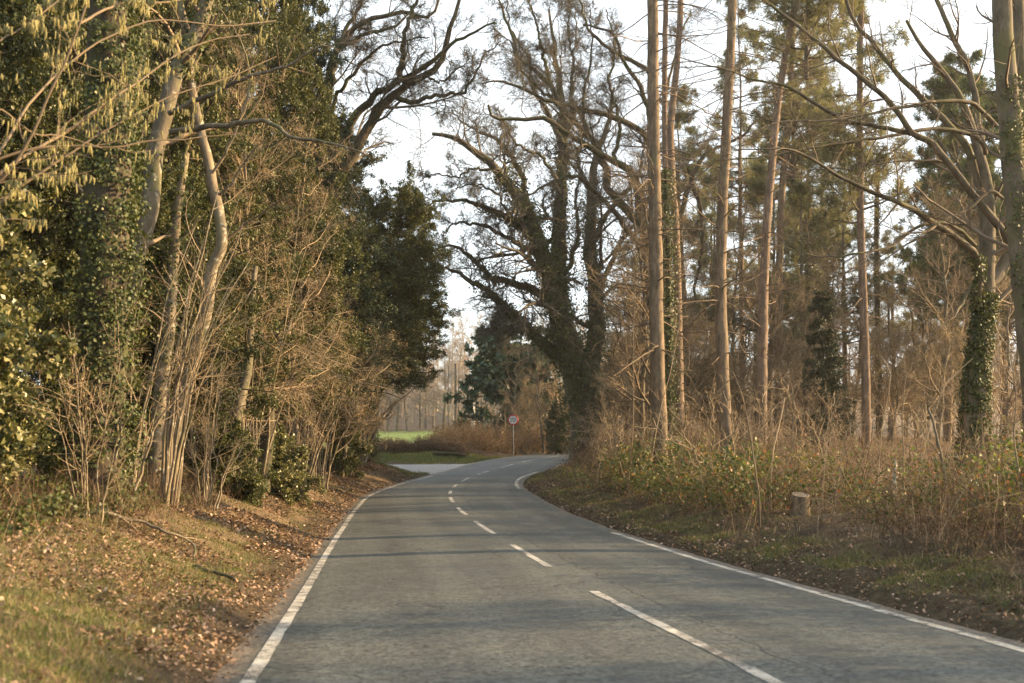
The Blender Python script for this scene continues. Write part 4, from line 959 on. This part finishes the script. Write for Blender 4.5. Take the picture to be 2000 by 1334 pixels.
wood_tree('edge_tree', 'thick ivy-hung trunk leaning left at the right edge of the photo', 'tree', [l0, l1], 'beech', l0[0][0],
    [dict(k=12, t=(.4, 1), L=(.1, .25), ang=(30, 70), wig=.15, up=.0, n=7, rr=.2, rmin=.006, s=4), dict(k=6, t=(.15, 1), L=(.3, .6), ang=(25, 60), wig=.18, n=5, rr=.5, rmin=.003)],
    'beech_twig', sides=12, ridge=.03, seed=113, ivy=[(0, 7000, .05, (0, .7), .05, (.7, -.5, 0)), (1, 800, .07, (0, .5), .05)])

# ------------------------------------------------------------------ saplings and sticks on the right
for kx, (lab, pl, D, r0, r1, bk, lv) in enumerate((
    ('tall whip-straight sapling in front of the tallest pine', [(1222, 985), (1230, 920), (1236, 840), (1237, 700), (1239, 560), (1241, 460)], 30.5, .018, .006, 'hazel_twig', 8),
    ('short crooked dark sapling left of the tall whip-straight one', [(1232, 975), (1215, 920), (1205, 880), (1190, 800), (1160, 720)], 30.5, .018, .006, 'hazel_twig', 10),
    ('pale sapling forking beside the tallest pine', [(1262, 960), (1275, 880), (1290, 800), (1315, 700), (1325, 640)], 30.5, .018, .006, 'tan_twig', 8),
    ('dark bare whip left of the tree stump, bent over', [(1485, 985), (1475, 920), (1462, 830), (1445, 760), (1428, 725), (1410, 715)], 20, .016, .005, 'beech_twig', 5),
    ('sunlit stick standing upright behind the brambles, left of the stump', [(1505, 930), (1512, 870), (1524, 820), (1533, 776)], 22, .018, .012, 'tan_twig', 0),
    ('thin upright sapling straight behind the tree stump', [(1543, 985), (1546, 900), (1548, 830), (1550, 750), (1552, 690)], 23, .014, .004, 'hazel_twig', 9),
    ('slanting twiggy sapling just right of the stump', [(1625, 1020), (1635, 950), (1645, 890), (1655, 840), (1700, 815)], 19, .014, .004, 'hazel_twig', 8),
    ('slim pale sapling between the stump and the small white post', [(1708, 1000), (1715, 930), (1722, 850), (1735, 770), (1740, 720)], 20, .012, .004, 'tan_twig', 8),
    ('thin sapling right of the small white post', [(1766, 1000), (1765, 900), (1762, 820), (1768, 740), (1765, 690)], 18, .014, .004, 'hazel_twig', 9),
    ('thick dark broken stick leaning left near the ivy-footed beech', [(1856, 1000), (1848, 950), (1838, 890), (1825, 835), (1813, 797)], 17, .026, .018, 'oak_twig', 2),
    ('bowed sapling before the ivy-footed beech', [(1780, 985), (1800, 900), (1820, 820), (1850, 750), (1900, 700)], 18, .012, .004, 'tan_twig', 8),
    ('dark twisted sapling near the right edge of the photo', [(1975, 1110), (1988, 1030), (1995, 950), (1980, 860), (1985, 760), (1970, 680)], 14, .016, .005, 'beech_twig', 10),
    ('grey branching sapling right of the ivy-footed beech', [(1945, 1000), (1948, 900), (1955, 820), (1950, 730), (1960, 640)], 17, .013, .004, 'hazel_twig', 10),
    ('forked sapling in the brown brush by the bend', [(1170, 950), (1165, 890), (1180, 820), (1172, 760)], 36, .018, .006, 'hazel_twig', 10),
    ('low forked sapling in front of the stump, at the verge', [(1596, 1080), (1598, 1010), (1608, 950), (1612, 880)], 17, .012, .004, 'hazel_twig', 8),
)):
    l0 = pxlimb(pl, D, r0, r1, .3, 24, .006, rngc)
    P = l0[0]; P[0, 2] = min(P[0, 2], float(gh(P[0, 0], P[0, 1])) - .03)
    wood_tree('sapling', lab, 'sapling', [l0], bk, P[0],
              [dict(k=lv, t=(.2, 1), L=(.12, .4), ang=(20, 60), wig=.12, up=.04, n=6, rr=.55, rmin=.004, s=4), dict(k=4, t=(.2, 1), L=(.3, .6), ang=(20, 60), wig=.15, n=4, rr=.6, rmin=.002)] if lv else [],
              bk, sides=6, ridge=.03, cap=True, seed=300 + kx, group='saplings on the right verge')

# tree stump
b = base(1563, 21.5); rng = np.random.default_rng(120)
root = empty('tree_stump', 'sawn tree stump with pale flat top among the brambles on the right verge', 'stump', tuple(b))
P, R = limb([b + (0, 0, -.1), b + (0, 0, .0), b + (0, 0, .15), b + (.01, 0, .44)], .26, .165, 10, 0); R = np.array([.27, .24, .21, .195, .185, .18, .176, .174, .172, .17])
tm = MB(); tm.tubes(P, R, 20, .03, rng)
V = tm.v[0]; tilt = lambda y: .26 * (y - b[1])
V[-20:, 2] += tilt(V[-20:, 1]) - .0; V[-40:-20, 2] += .5 * tilt(V[-40:-20, 1])
tm.build('bark', M['pine'], root, b, True)
top = V[-20:].copy(); cen = top.mean(0); top = cen + (top - cen) * .985; tm = MB()
tm.add(np.vstack([top + (0, 0, .004), top - (0, 0, .03), cen[None] + (0, 0, .006)]), [[j, (j + 1) % 20, 40] for j in range(20)], True)
tm.add(np.vstack([top + (0, 0, .004), top - (0, 0, .03)]), [[j, 20 + j, 20 + (j + 1) % 20, (j + 1) % 20] for j in range(20)])
tm.build('cut_face', M['cut'], root, b)

# ------------------------------------------------------------------ signs and posts
def lathe(mb, P, R, s=16, cap=True): mb.tubes(np.asarray(P, float), np.asarray(R, float), s, cap=cap)
def disc(mb, c, r, y0, y1, s=40):
    a = np.arange(s) * 2 * math.pi / s
    f = np.stack([c[0] + np.cos(a) * r, np.full(s, y0), c[2] + np.sin(a) * r], 1); k = f.copy(); k[:, 1] = y1
    mb.add(np.vstack([f, k]), [[j, (j + 1) % s, s + (j + 1) % s, s + j] for j in range(s)])
    mb.add(np.vstack([f, [[c[0], y0, c[2]]]]), [[j, s, (j + 1) % s] for j in range(s)], True)
    mb.add(np.vstack([k, [[c[0], y1, c[2]]]]), [[j, (j + 1) % s, s] for j in range(s)], True)
def ring(mb, c, r0, r1, y0, y1, s=48):
    a = np.arange(s) * 2 * math.pi / s
    def rr(r, y): return np.stack([c[0] + np.cos(a) * r, np.full(s, y), c[2] + np.sin(a) * r], 1)
    V = np.vstack([rr(r0, y0), rr(r1, y0), rr(r1, y1), rr(r0, y1)])
    F = []
    for q in range(4):
        for j in range(s): F.append([q * s + j, q * s + (j + 1) % s, ((q + 1) % 4) * s + (j + 1) % s, ((q + 1) % 4) * s + j])
    mb.add(V, F)
b = base(1002, 66); sz = EYE + (YH - 820) / FPX * 66
root = empty('road_sign', 'round red-ringed height limit sign on a grey post beyond the bend', 'road sign', tuple(b))
mb = MB(); lathe(mb, [b + (0, .05, -.3), b + (0, .05, 1), [b[0], b[1] + .05, sz + .32]], [.04, .04, .04]); mb.build('post', M['galv'], root, b)
c = np.array([b[0], b[1], sz])
mb = MB(); disc(mb, c, .30, b[1] - .012, b[1] + .006); face = mb.build('sign_face', M['white'], root, b)
mb = MB(); ring(mb, c, .243, .315, b[1] - .02, b[1] + .008); mb.build('red_ring', M['red'], root, b)
def text(body, x, z, size, parent, org):
    cu = bpy.data.curves.new('lettering', 'FONT'); cu.body = body; cu.size = size; cu.align_x = 'CENTER'; cu.align_y = 'CENTER'; cu.extrude = .002; cu.offset = .004
    cu.materials.append(M['black'])
    t_ = bpy.data.objects.new('lettering', cu); C.objects.link(t_); bpy.context.view_layer.update()
    me = bpy.data.meshes.new_from_object(t_.evaluated_get(bpy.context.evaluated_depsgraph_get())); bpy.data.objects.remove(t_)
    o = bpy.data.objects.new('lettering', me); C.objects.link(o); o.parent = parent
    o.location = (x - org[0], -.016, z - org[2]); o.rotation_euler = (math.radians(90), 0, 0)
text('4.5m', c[0], sz + .065, .17, root, b); text("15'-0\"", c[0], sz - .085, .155, root, b)
for sgn in (1, -1):
    mb = MB(); zt = sz + sgn * .235; V = [[c[0] - .035, b[1] - .0155, zt], [c[0] + .035, b[1] - .0155, zt], [c[0], b[1] - .0155, zt - sgn * .055]]
    V += [[x, y + .003, z] for x, y, z in V]
    mb.add(V, [[0, 1, 2], [3, 5, 4]], True); mb.add(V, [[0, 1, 4, 3], [1, 2, 5, 4], [2, 0, 3, 5]]); mb.build('arrow', M['black'], root, b)

b = base(890, 92); root = empty('telegraph_pole', 'tall plain wooden pole at the edge of the green field', 'pole', tuple(b))
P, R = limb([b - (0, 0, .5), b + (0, 0, 6.8)], .13, .10, 12); mb = MB(); mb.tubes(P, R, 12, 0, None, True); mb.build('shaft', M['pole'], root, b, True)

b = base(730, 56.5); root = empty('gate_post', 'ivy-covered wooden gate post at the left end of the brown hedge', 'gate post', tuple(b))
mb = MB(); P, R = limb([b - (0, 0, .3), b + (0, 0, 1.45)], .12, .11, 8); mb.tubes(P, R, 8, .03, rng0, True); mb.build('post', M['dark_bark'], root, b)
mb = MB(); ivy_on(mb, rng0, P, R, 900, .09, (.1, 1), .07); mb.build('ivy', M['ivy'], root, b)

Xm, Ym = 3.15, 57.2; Xm = float(XR(Ym)) + .45; b = np.array([Xm, Ym, float(gh(Xm, Ym))])
def marker(label, b, h, wd_):
    root = empty('marker_post', label, 'marker post', tuple(b), 'white marker posts')
    mb = MB(); q = wd_ / 2; V = []
    for z, s in ((-.2, 1), (h * .93, 1), (h, .7)):
        V += [[b[0] - q * s, b[1] - q * .5 * s, b[2] + z], [b[0] + q * s, b[1] - q * .5 * s, b[2] + z], [b[0] + q * s, b[1] + q * .5 * s, b[2] + z], [b[0] - q * s, b[1] + q * .5 * s, b[2] + z]]
    F = [[k * 4 + j, k * 4 + (j + 1) % 4, (k + 1) * 4 + (j + 1) % 4, (k + 1) * 4 + j] for k in range(2) for j in range(4)] + [[8, 9, 10, 11]]
    mb.add(V, F); mb.build('post', M['weathered'], root, b)
    mb = MB(); lathe(mb, [b + (0, 0, h + .001), b + (0, 0, h + .03)], [q * .9, q * .5], 8); mb.build('cap', M['galv'], root, b)
marker('small pale marker post where the road vanishes behind the brush', b, .75, .12)
marker('small white post half hidden in undergrowth below the ivy-footed beech', base(1748, 22), .72, .075)

# ------------------------------------------------------------------ hedge, bracken, far wood
def brush(mb, rng, X, Y, z, H, lean=.25, r=(.003, .008), n=4):
    """upright dry stems at many feet"""
    N = len(X); h = H * rng.uniform(.45, 1.1, N)
    d = np.stack([rng.normal(0, lean, N), rng.normal(0, lean, N), np.ones(N)], 1); d = nrm(d)
    p = np.stack([X, Y, z - .03], 1); pts = [p]
    for _ in range(n - 1):
        d = nrm(d + rng.normal(0, .16, d.shape)); pts.append(pts[-1] + d * (h / (n - 1))[:, None])
    P = np.stack(pts, 1); R = rng.uniform(r[0], r[1], N)[:, None] * np.linspace(1, .35, n)
    mb.tubes(P, R, 3); return P, R

# clipped hedge
rng = np.random.default_rng(130)
b = base(815, 61); root = empty('hedge', 'clipped brown leafless hedge along the field beyond the side lane', 'hedge', tuple(b))
n = 1500; X = rng.uniform(-8.0, -2.4, n); Y = 60.6 + rng.normal(0, .35, n) + .12 * (X + 5); Z = gh(X, Y)
Hh = .85 + .6 * (vnoise(X * 1.1, X * 0 + 3) - .4)
mb = MB(); P, R = brush(mb, rng, X, Y, Z, Hh, .3, (.008, .016), 5); P2, R2 = grow(rng, P, R, 6, (.2, 1), (.2, .45), True, (25, 75), .2, .0, 4, .6, .005); mb.tubes(P2, R2, 3); mb.build('twig_mass', M['beech_twig'], root, b)
p, tn = on_twigs(rng, P2, 3, .04); n = len(p); mb = MB(); mb.leaves(p, rnd_dir(rng, n), rnd_dir(rng, n), .07 * rng.uniform(.5, 1.3, n), .04, .2); mb.build('foliage', M['hedge_leaf'], root, b)

mb = MB(); mbb = MB()
n = 5200; X = rng.uniform(-4.5, 8.0, n); Y = rng.uniform(63, 80, n); k = (X < XL(Y) - 1.2); X, Y = X[k], Y[k]
P, R = brush(mb, rng, X, Y, gh(X, Y), 1.75 * (.55 + .7 * vnoise(X * .8, Y * .5)), .2, (.006, .012), 5)
P2, R2 = grow(rng, P, R, 5, (.35, 1), (.15, .35), True, (30, 80), .2, -.06, 4, .6, .005); mb.tubes(P2, R2, 3)
p, tn = on_twigs(rng, P2, 4, .04); n = len(p); mb.leaves(p, nrm(rng.normal(0, 1, (n, 3)) + np.array([0, 0, -.6])), rnd_dir(rng, n), .09 * rng.uniform(.5, 1.3, n), .04, .2)
tag(mb.build('bracken', M['bracken']), 'rust-brown dead bracken on the bank around the round road sign', 'bracken', kind='stuff')

FG = 'bare trees along the far edge of the field'
rngf = np.random.default_rng(144)
for kx in range(26):
    x = 640 + kx * 16 + rngf.uniform(-8, 8); D = rngf.uniform(206, 232)
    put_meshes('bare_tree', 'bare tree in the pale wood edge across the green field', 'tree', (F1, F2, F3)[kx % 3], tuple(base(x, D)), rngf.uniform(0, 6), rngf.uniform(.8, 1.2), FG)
b = base(923, 150); root = empty('birch_tree', 'slim white birch trunk before the far wood, right of the pole', 'birch', tuple(b))
l0 = limb([b, b + (.1, 0, 4), b + (-.1, 0, 8), b + (.2, 0, 12)], .22, .04, 20, .03, rngf)
M['birch'] = bark('birch_bark', (.38, .36, .33), (.7, .68, .63), 3, 1.5, .2, (.08, .075, .07), .2)
mb = MB(); mb.tubes(*l0, 8); mb.build('trunk', M['birch'], root, b, True)
P, R = grow(rngf, l0[0][None], l0[1][None], 26, (.35, 1), (1, 2.6), False, (25, 55), .15, -.02, 7, .4, .012); P2, R2 = grow(rngf, P, R, 8, (.2, 1), (.3, .6), True, (25, 55), .15, -.1, 5, .5, .006); mb = MB(); mb.tubes(P, R, 4); mb.tubes(P2, R2, 3); mb.build('crown', M['far_bark'], root, b)
# the wood behind: one mass
mb = MB()
fa = []
for parts in (F1, F2, F3):
    t = MB()
    for nme, me in parts:
        nv = len(me.vertices); V = np.empty(nv * 3, np.float32); me.vertices.foreach_get('co', V)
        nl_ = len(me.loops); I = np.empty(nl_, np.int32); me.loops.foreach_get('vertex_index', I)
        t.add(V.reshape(-1, 3), I.reshape(-1, 4))
    fa.append(t.arrays())
for kx in range(95):
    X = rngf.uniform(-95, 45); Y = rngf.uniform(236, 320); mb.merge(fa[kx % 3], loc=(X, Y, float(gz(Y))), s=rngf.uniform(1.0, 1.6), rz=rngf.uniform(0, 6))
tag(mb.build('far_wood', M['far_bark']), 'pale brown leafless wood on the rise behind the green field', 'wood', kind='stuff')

# ------------------------------------------------------------------ undergrowth, verge grass and fallen leaves
rng = np.random.default_rng(150)
def clearing(X, Y):
    return (np.abs(np.asarray(X) - .256 * np.asarray(Y)) < .8) & (np.asarray(Y) > 14.0) & (np.asarray(Y) < 21.4)
# tall brushwood
def arrs(parts):
    t = MB()
    for nme, me in parts:
        nv = len(me.vertices); V = np.empty(nv * 3, np.float32); me.vertices.foreach_get('co', V)
        I = np.empty(len(me.loops), np.int32); me.loops.foreach_get('vertex_index', I); t.add(V.reshape(-1, 3), I.reshape(-1, 4))
    return t.arrays()
SB = [arrs(bare_tree(170 + q, 2.6, 1.5, 'tan_twig', 'grey', None, (13, 6, 4), .17, .02)) for q in range(3)]
mb = MB()
for kx in range(62):
    Y = 18 + 33 * rng.random() ** .9; X = float(XR(Y)) + 1.7 + rng.gamma(1.7, 1.8); hs = rng.uniform(.45, 1.0) * (1.0 if Y > 24 else .6)
    if Y < 24 and X - float(XR(Y)) < 4.5: continue
    mb.merge(SB[kx % 3], loc=(X, Y, float(gh(X, Y))), s=(hs * 1.2, hs * 1.2, hs), rz=rng.uniform(0, 6))
tag(mb.build('brushwood', M['brush_twig']), 'waist-high leafless brush filling the ground below the right-hand trunks', 'undergrowth', kind='stuff')
# right-hand dry stems
mb = MB()
n = 13500; Y = 9 + 50 * rng.random(n) ** 1.3; X = XR(Y) + .9 + rng.gamma(2.0, 1.9, n)
dens = fbm(X * .5, Y * .35, 3); k = rng.random(n) < np.clip((dens - .36) * 3.6, .04, 1); k &= ~clearing(X, Y); X, Y = X[k], Y[k]; dr = X - XR(Y)
Hh = (.25 + .75 * sstep(dr, .9, 2.8)) * (.3 + 1.9 * vnoise(X * .7 + 9, Y * .5) ** 1.5)
P, R = brush(mb, rng, X, Y, gh(X, Y), Hh, .42, (.0025, .008), 5)
P2, R2 = grow(rng, P, R, 2, (.3, 1), (.2, .5), True, (25, 75), .2, -.02, 4, .7, .0018); mb.tubes(P2, R2, 3)
# tall whips
n = 620; Y = 13 + 34 * rng.random(n); X = XR(Y) + 1.8 + rng.gamma(2.2, 1.3, n); k = ~clearing(X, Y); X, Y = X[k], Y[k]
P, R = brush(mb, rng, X, Y, gh(X, Y), 2.3 * (.5 + .8 * vnoise(X, Y * .7)), .2, (.004, .009), 7); P2, R2 = grow(rng, P, R, 4, (.25, 1), (.15, .4), True, (25, 65), .15, .02, 5, .6, .003); mb.tubes(P2, R2, 3); P3, R3 = grow(rng, P2, R2, 3, (.3, 1), (.25, .6), True, (25, 65), .15, .0, 3, .7, .002); mb.tubes(P3, R3, 3)
# arching canes
n = 2200; Y = 11 + 40 * rng.random(n) ** 1.2; X = XR(Y) + 1.6 + rng.gamma(2.2, 1.5, n)
k = ~clearing(X, Y); X, Y = X[k], Y[k]; n = len(X); p = np.stack([X, Y, gh(X, Y)], 1); th = rng.uniform(0, 6.28, n); d = nrm(np.stack([np.cos(th) * .8, np.sin(th) * .8, rng.uniform(.8, 2.0, n)], 1)); pts = [p]
ln = rng.uniform(.8, 2.2, n)
for _ in range(8):
    d = nrm(d + rng.normal(0, .07, d.shape) + np.array([0, 0, -.2])); pts.append(pts[-1] + d * (ln / 8)[:, None])
CPn = np.stack(pts, 1); mb.tubes(CPn, rng.uniform(.003, .006, n)[:, None] * np.linspace(1, .5, 9), 3)
tag(mb.build('dry_undergrowth', M['straw']), 'tangle of dry brown stems and canes under the right-hand trees', 'undergrowth', kind='stuff')
# bramble leaves
def bramble_patch(mb, n, Yr, off, sp, hh, seed, size=.06):
    rng = np.random.default_rng(seed)
    m = int(n / 14); Y = rng.uniform(*Yr, m); X = XR(Y) + off + np.abs(rng.normal(0, sp, m)); z = gh(X, Y) + hh * rng.random(m) ** .8 * (.3 + 1.1 * vnoise(X * .9, Y * .6))
    q_ = ~clearing(X, Y); X, Y, z = X[q_], Y[q_], z[q_]; m = len(X)
    c = np.repeat(np.stack([X, Y, z], 1), 14, 0) + rng.normal(0, .11, (m * 14, 3)); c[:, 2] = np.maximum(c[:, 2], gh(c[:, 0], c[:, 1]) + .02)
    k = len(c); l = size * rng.uniform(.5, 1.3, k)
    mb.leaves(c, nrm(rng.normal(0, .8, (k, 3)) + np.array([0, 0, -.2])), rnd_dir(rng, k, 1.0), l, l * .7, .2, .42)
mb = MB()
bramble_patch(mb, 9500, (20, 33), 1.7, 1.3, 1.15, 151, .085); bramble_patch(mb, 5000, (12, 22), 2.6, 1.8, .8, 152, .06)
bramble_patch(mb, 3500, (14, 18), 3.8, .8, 1.25, 153, .075); bramble_patch(mb, 5000, (24, 42), 3.0, 2.5, .8, 154, .08); bramble_patch(mb, 1600, (30, 40), 1.2, 1.0, .6, 155, .07)
tag(mb.build('brambles', M['bramble']), 'green and reddening bramble leaves over the right bank', 'brambles', kind='stuff')
mb = MB(); bramble_patch(mb, 700, (14.5, 18.5), 3.3, 1.0, 1.5, 156, .08); bramble_patch(mb, 260, (21, 25), 1.9, 1.2, 1.1, 157, .075)
tag(mb.build('bright_brambles', M['bright_leaf']), 'backlit yellow-green and orange leaves scattered through the right brush', 'brambles', kind='stuff')
# left undergrowth
mb = MB(); n = 9000; Y = 9 + 37 * rng.random(n) ** 1.2; X = XL(Y) - 1.9 - rng.gamma(2.0, .8, n); k = (Y < 45) & (rng.random(n) < .15 + .85 * sstep(Y, 11, 17)); X, Y = X[k], Y[k]
P, R = brush(mb, rng, X, Y, gh(X, Y), .25 + .55 * vnoise(X, Y * .6), .4, (.002, .005), 4); P2, R2 = grow(rng, P, R, 2, (.3, 1), (.2, .5), True, (25, 75), .2, -.02, 3, .7, .0018); mb.tubes(P2, R2, 3)
tag(mb.build('dry_undergrowth', M['straw']), 'low dry stems along the foot of the left hedge', 'undergrowth', kind='stuff')
mb = MB(); m = 9000; Y = 9.5 + 26 * rng.random(m) ** 1.2; X = XL(Y) - 2.3 - np.abs(rng.normal(0, .9, m)); z = gh(X, Y) + .02 + .5 * rng.random(m) * vnoise(X * .9, Y)
mb.leaves(np.stack([X, Y, z], 1), nrm(rng.normal(0, .8, (m, 3))), rnd_dir(rng, m, 1), .06 * rng.uniform(.5, 1.3, m), .045, .2); tag(mb.build('ground_ivy', M['ivy']), 'ivy and low green leaves at the foot of the left hedge', 'ground cover', kind='stuff')

# grass
def grass(mb, X, Y, L, rng, wdt=.006, lean=.5):
    n = len(X); p = np.stack([X, Y, gh(X, Y) - .005], 1)
    mb.leaves(p, nrm(np.stack([rng.normal(0, lean, n), rng.normal(0, lean, n), np.ones(n)], 1)), rnd_dir(rng, n), L, wdt, .1, .35)
mb = MB(); n = 150000; Y = 4.5 + 33 * rng.random(n) ** 1.9; dl = .35 + rng.gamma(2.2, .75, n); X = XL(Y) - dl
cl = fbm(X * 1.5 + 5, Y * 1.1, 3) + .25 * (1 - sstep(Y, 8, 15)); k = rng.random(n) < np.clip((cl - .40) * 5, .03, 1) * sstep(dl, .3, .9); X, Y = X[k], Y[k]
L = .062 * rng.uniform(.35, 1.5, len(X)) * (.7 + .6 * vnoise(X * 2, Y * 2)); grass(mb, X, Y, L, rng, .006, .65)
n = 110000; Y = 7 + 40 * rng.random(n) ** 1.7; dr = .55 + rng.gamma(2.0, .4, n); dr = np.where(rng.random(n) < .15, dr * .5, dr); X = XR(Y) + dr; cl = fbm(X * 1.4 + 25, Y * .9, 3); k = rng.random(n) < np.clip((cl - .42) * 5, .03, 1); X, Y = X[k], Y[k]
grass(mb, X, Y, .08 * rng.uniform(.3, 1.3, len(X)), rng, .006, .6)
n = 26000; Y = rng.uniform(54.6, 62, n); X = XL(Y) - rng.uniform(.3, 6.5, n); k = side_mask(X, Y) < .1; grass(mb, X[k], Y[k], .13 * rng.uniform(.4, 1.2, k.sum()), rng, .014, .5)
n = 9000; Y = rng.uniform(43.5, 46.6, n); X = XL(Y) - rng.uniform(.5, 4, n); grass(mb, X, Y, .1 * rng.uniform(.4, 1.2, n), rng, .012, .5)
tag(mb.build('grass', M['grass']), 'rough grass growing on both verges', 'grass', kind='stuff')
mb = MB(); n = 17000; Y = 4.8 + 26 * rng.random(n) ** 1.6; X = XL(Y) - .45 - rng.gamma(2.0, .8, n); cl = fbm(X * 1.2 + 90, Y * .9, 3); k = rng.random(n) < np.clip((cl - .45) * 6, .02, 1); grass(mb, X[k], Y[k], .085 * rng.uniform(.4, 1.4, k.sum()), rng, .006, .9)
n = 14000; Y = 7 + 34 * rng.random(n) ** 1.4; X = XR(Y) + .7 + rng.gamma(2.0, .6, n); grass(mb, X, Y, .13 * rng.uniform(.4, 1.4, n), rng, .006, .9)
tag(mb.build('dead_grass', M['straw']), 'bleached dead grass lying among the green on the verges', 'grass', kind='stuff')
# fallen leaves
mb = MB(); n = 120000; Y = 5 + 40 * rng.random(n) ** 1.5; dl = .25 + rng.gamma(2.0, .95, n); X = XL(Y) - dl
cl = fbm(X * .9 + 60, Y * .7, 3); k = (rng.random(n) < np.clip((cl - .40) * 7, .06, 1)) & (Y < 46.3); X, Y = X[k], Y[k]
n2 = 17000; Y2 = 7 + 45 * rng.random(n2) ** 1.6; X2 = XR(Y2) + .3 + rng.gamma(1.8, 1.5, n2); cl = fbm(X2 * .9 + 160, Y2 * .7, 3); k = rng.random(n2) < np.clip((cl - .36) * 4, .05, 1); X = np.r_[X, X2[k]]; Y = np.r_[Y, Y2[k]]
Y3 = 6 + 34 * rng.random(3500) ** 1.5; X3 = XR(Y3) + .18 + rng.gamma(1.4, .25, 3500); Y4 = 5 + 38 * rng.random(5000) ** 1.5; X4 = XL(Y4) - .1 - rng.gamma(1.2, .12, 5000); X = np.r_[X, X3, X4]; Y = np.r_[Y, Y3, Y4]
n = len(X); l = (.038 + .022 * sstep(Y, 10, 22)) * rng.choice([.5, .8, 1.0, 1.5], n); N = nrm(np.stack([rng.normal(0, .65, n), rng.normal(0, .65, n), np.ones(n)], 1)); d = rng.normal(0, 1, (n, 3)); d = nrm(d - N * (d * N).sum(1, keepdims=True))
mb.leaves(np.stack([X, Y, gh(X, Y) + .008 + .03 * rng.random(n)], 1), d, N, l, l * .55, .3); tag(mb.build('leaf_litter', M['litter']), 'fallen brown leaves scattered over both verges', 'fallen leaves', kind='stuff')

# fallen branch and sticks on the left verge
def fallen(label, pts, r0, r1, seed, barkm='smooth', k=5):
    pts = [np.array([x, y, float(gh(x, y)) + h]) for x, y, h in pts]
    l0 = limb(pts, r0, r1, 26, .012, np.random.default_rng(seed))
    wood_tree('fallen_branch', label, 'branch', [l0], barkm, pts[0], [dict(k=k, t=(.2, 1), L=(.15, .35), ang=(25, 65), wig=.15, up=-.02, n=5, rr=.5, rmin=.005, s=4)], 'hazel_twig', sides=7, ridge=.06, seed=seed, cap=True, group='fallen branches')
fallen('long pale branch lying on the left verge below the thick ivy-clad trunk', [(-5.15, 13.6, .12), (-4.9, 13.9, .2), (-4.6, 14.2, .14), (-4.35, 14.0, .22), (-4.1, 14.3, .2), (-3.85, 13.7, .03)], .024, .01, 161, 'grey')
fallen('thin dark broken stick leaning on the verge near the dark stub trunk', [(-6.1, 27, .05), (-5.6, 26.8, .25), (-5.15, 26.5, .5), (-4.8, 26.2, .7)], .02, .008, 162, 'dark_bark')
fallen('short dark branch near the edge line on the left', [(-3.65, 12.9, .03), (-3.3, 12.8, .05), (-3.0, 12.5, .03)], .025, .014, 163, 'dark_bark', 2)
fallen('weathered log lying by the hedge across the side lane', [(-4.1, 58.0, .1), (-3.2, 58.1, .16), (-2.4, 58.3, .1)], .12, .08, 164, 'dark_bark', 3)

# ------------------------------------------------------------------ the air
mb = MB(); V = [(x, y, z) for z in (-1.5, 62) for x, y in ((-120, -25), (120, -25), (120, 345), (-120, 345))]
mb.add(V, [[0, 3, 2, 1], [4, 5, 6, 7], [0, 1, 5, 4], [1, 2, 6, 5], [2, 3, 7, 6], [3, 0, 4, 7]])
hm = bpy.data.materials.new('haze_air'); hm.use_nodes = True; ht = hm.node_tree; ht.nodes.clear()
ho_ = ht.nodes.new('ShaderNodeOutputMaterial'); hv = ht.nodes.new('ShaderNodeVolumePrincipled'); hv.inputs['Color'].default_value = (.92, .9, .86, 1); hv.inputs['Density'].default_value = .0003; hv.inputs['Anisotropy'].default_value = .35
ht.links.new(hv.outputs[0], ho_.inputs['Volume'])
tag(mb.build('haze', hm), 'pale low-sun haze in the air', 'haze', kind='stuff')
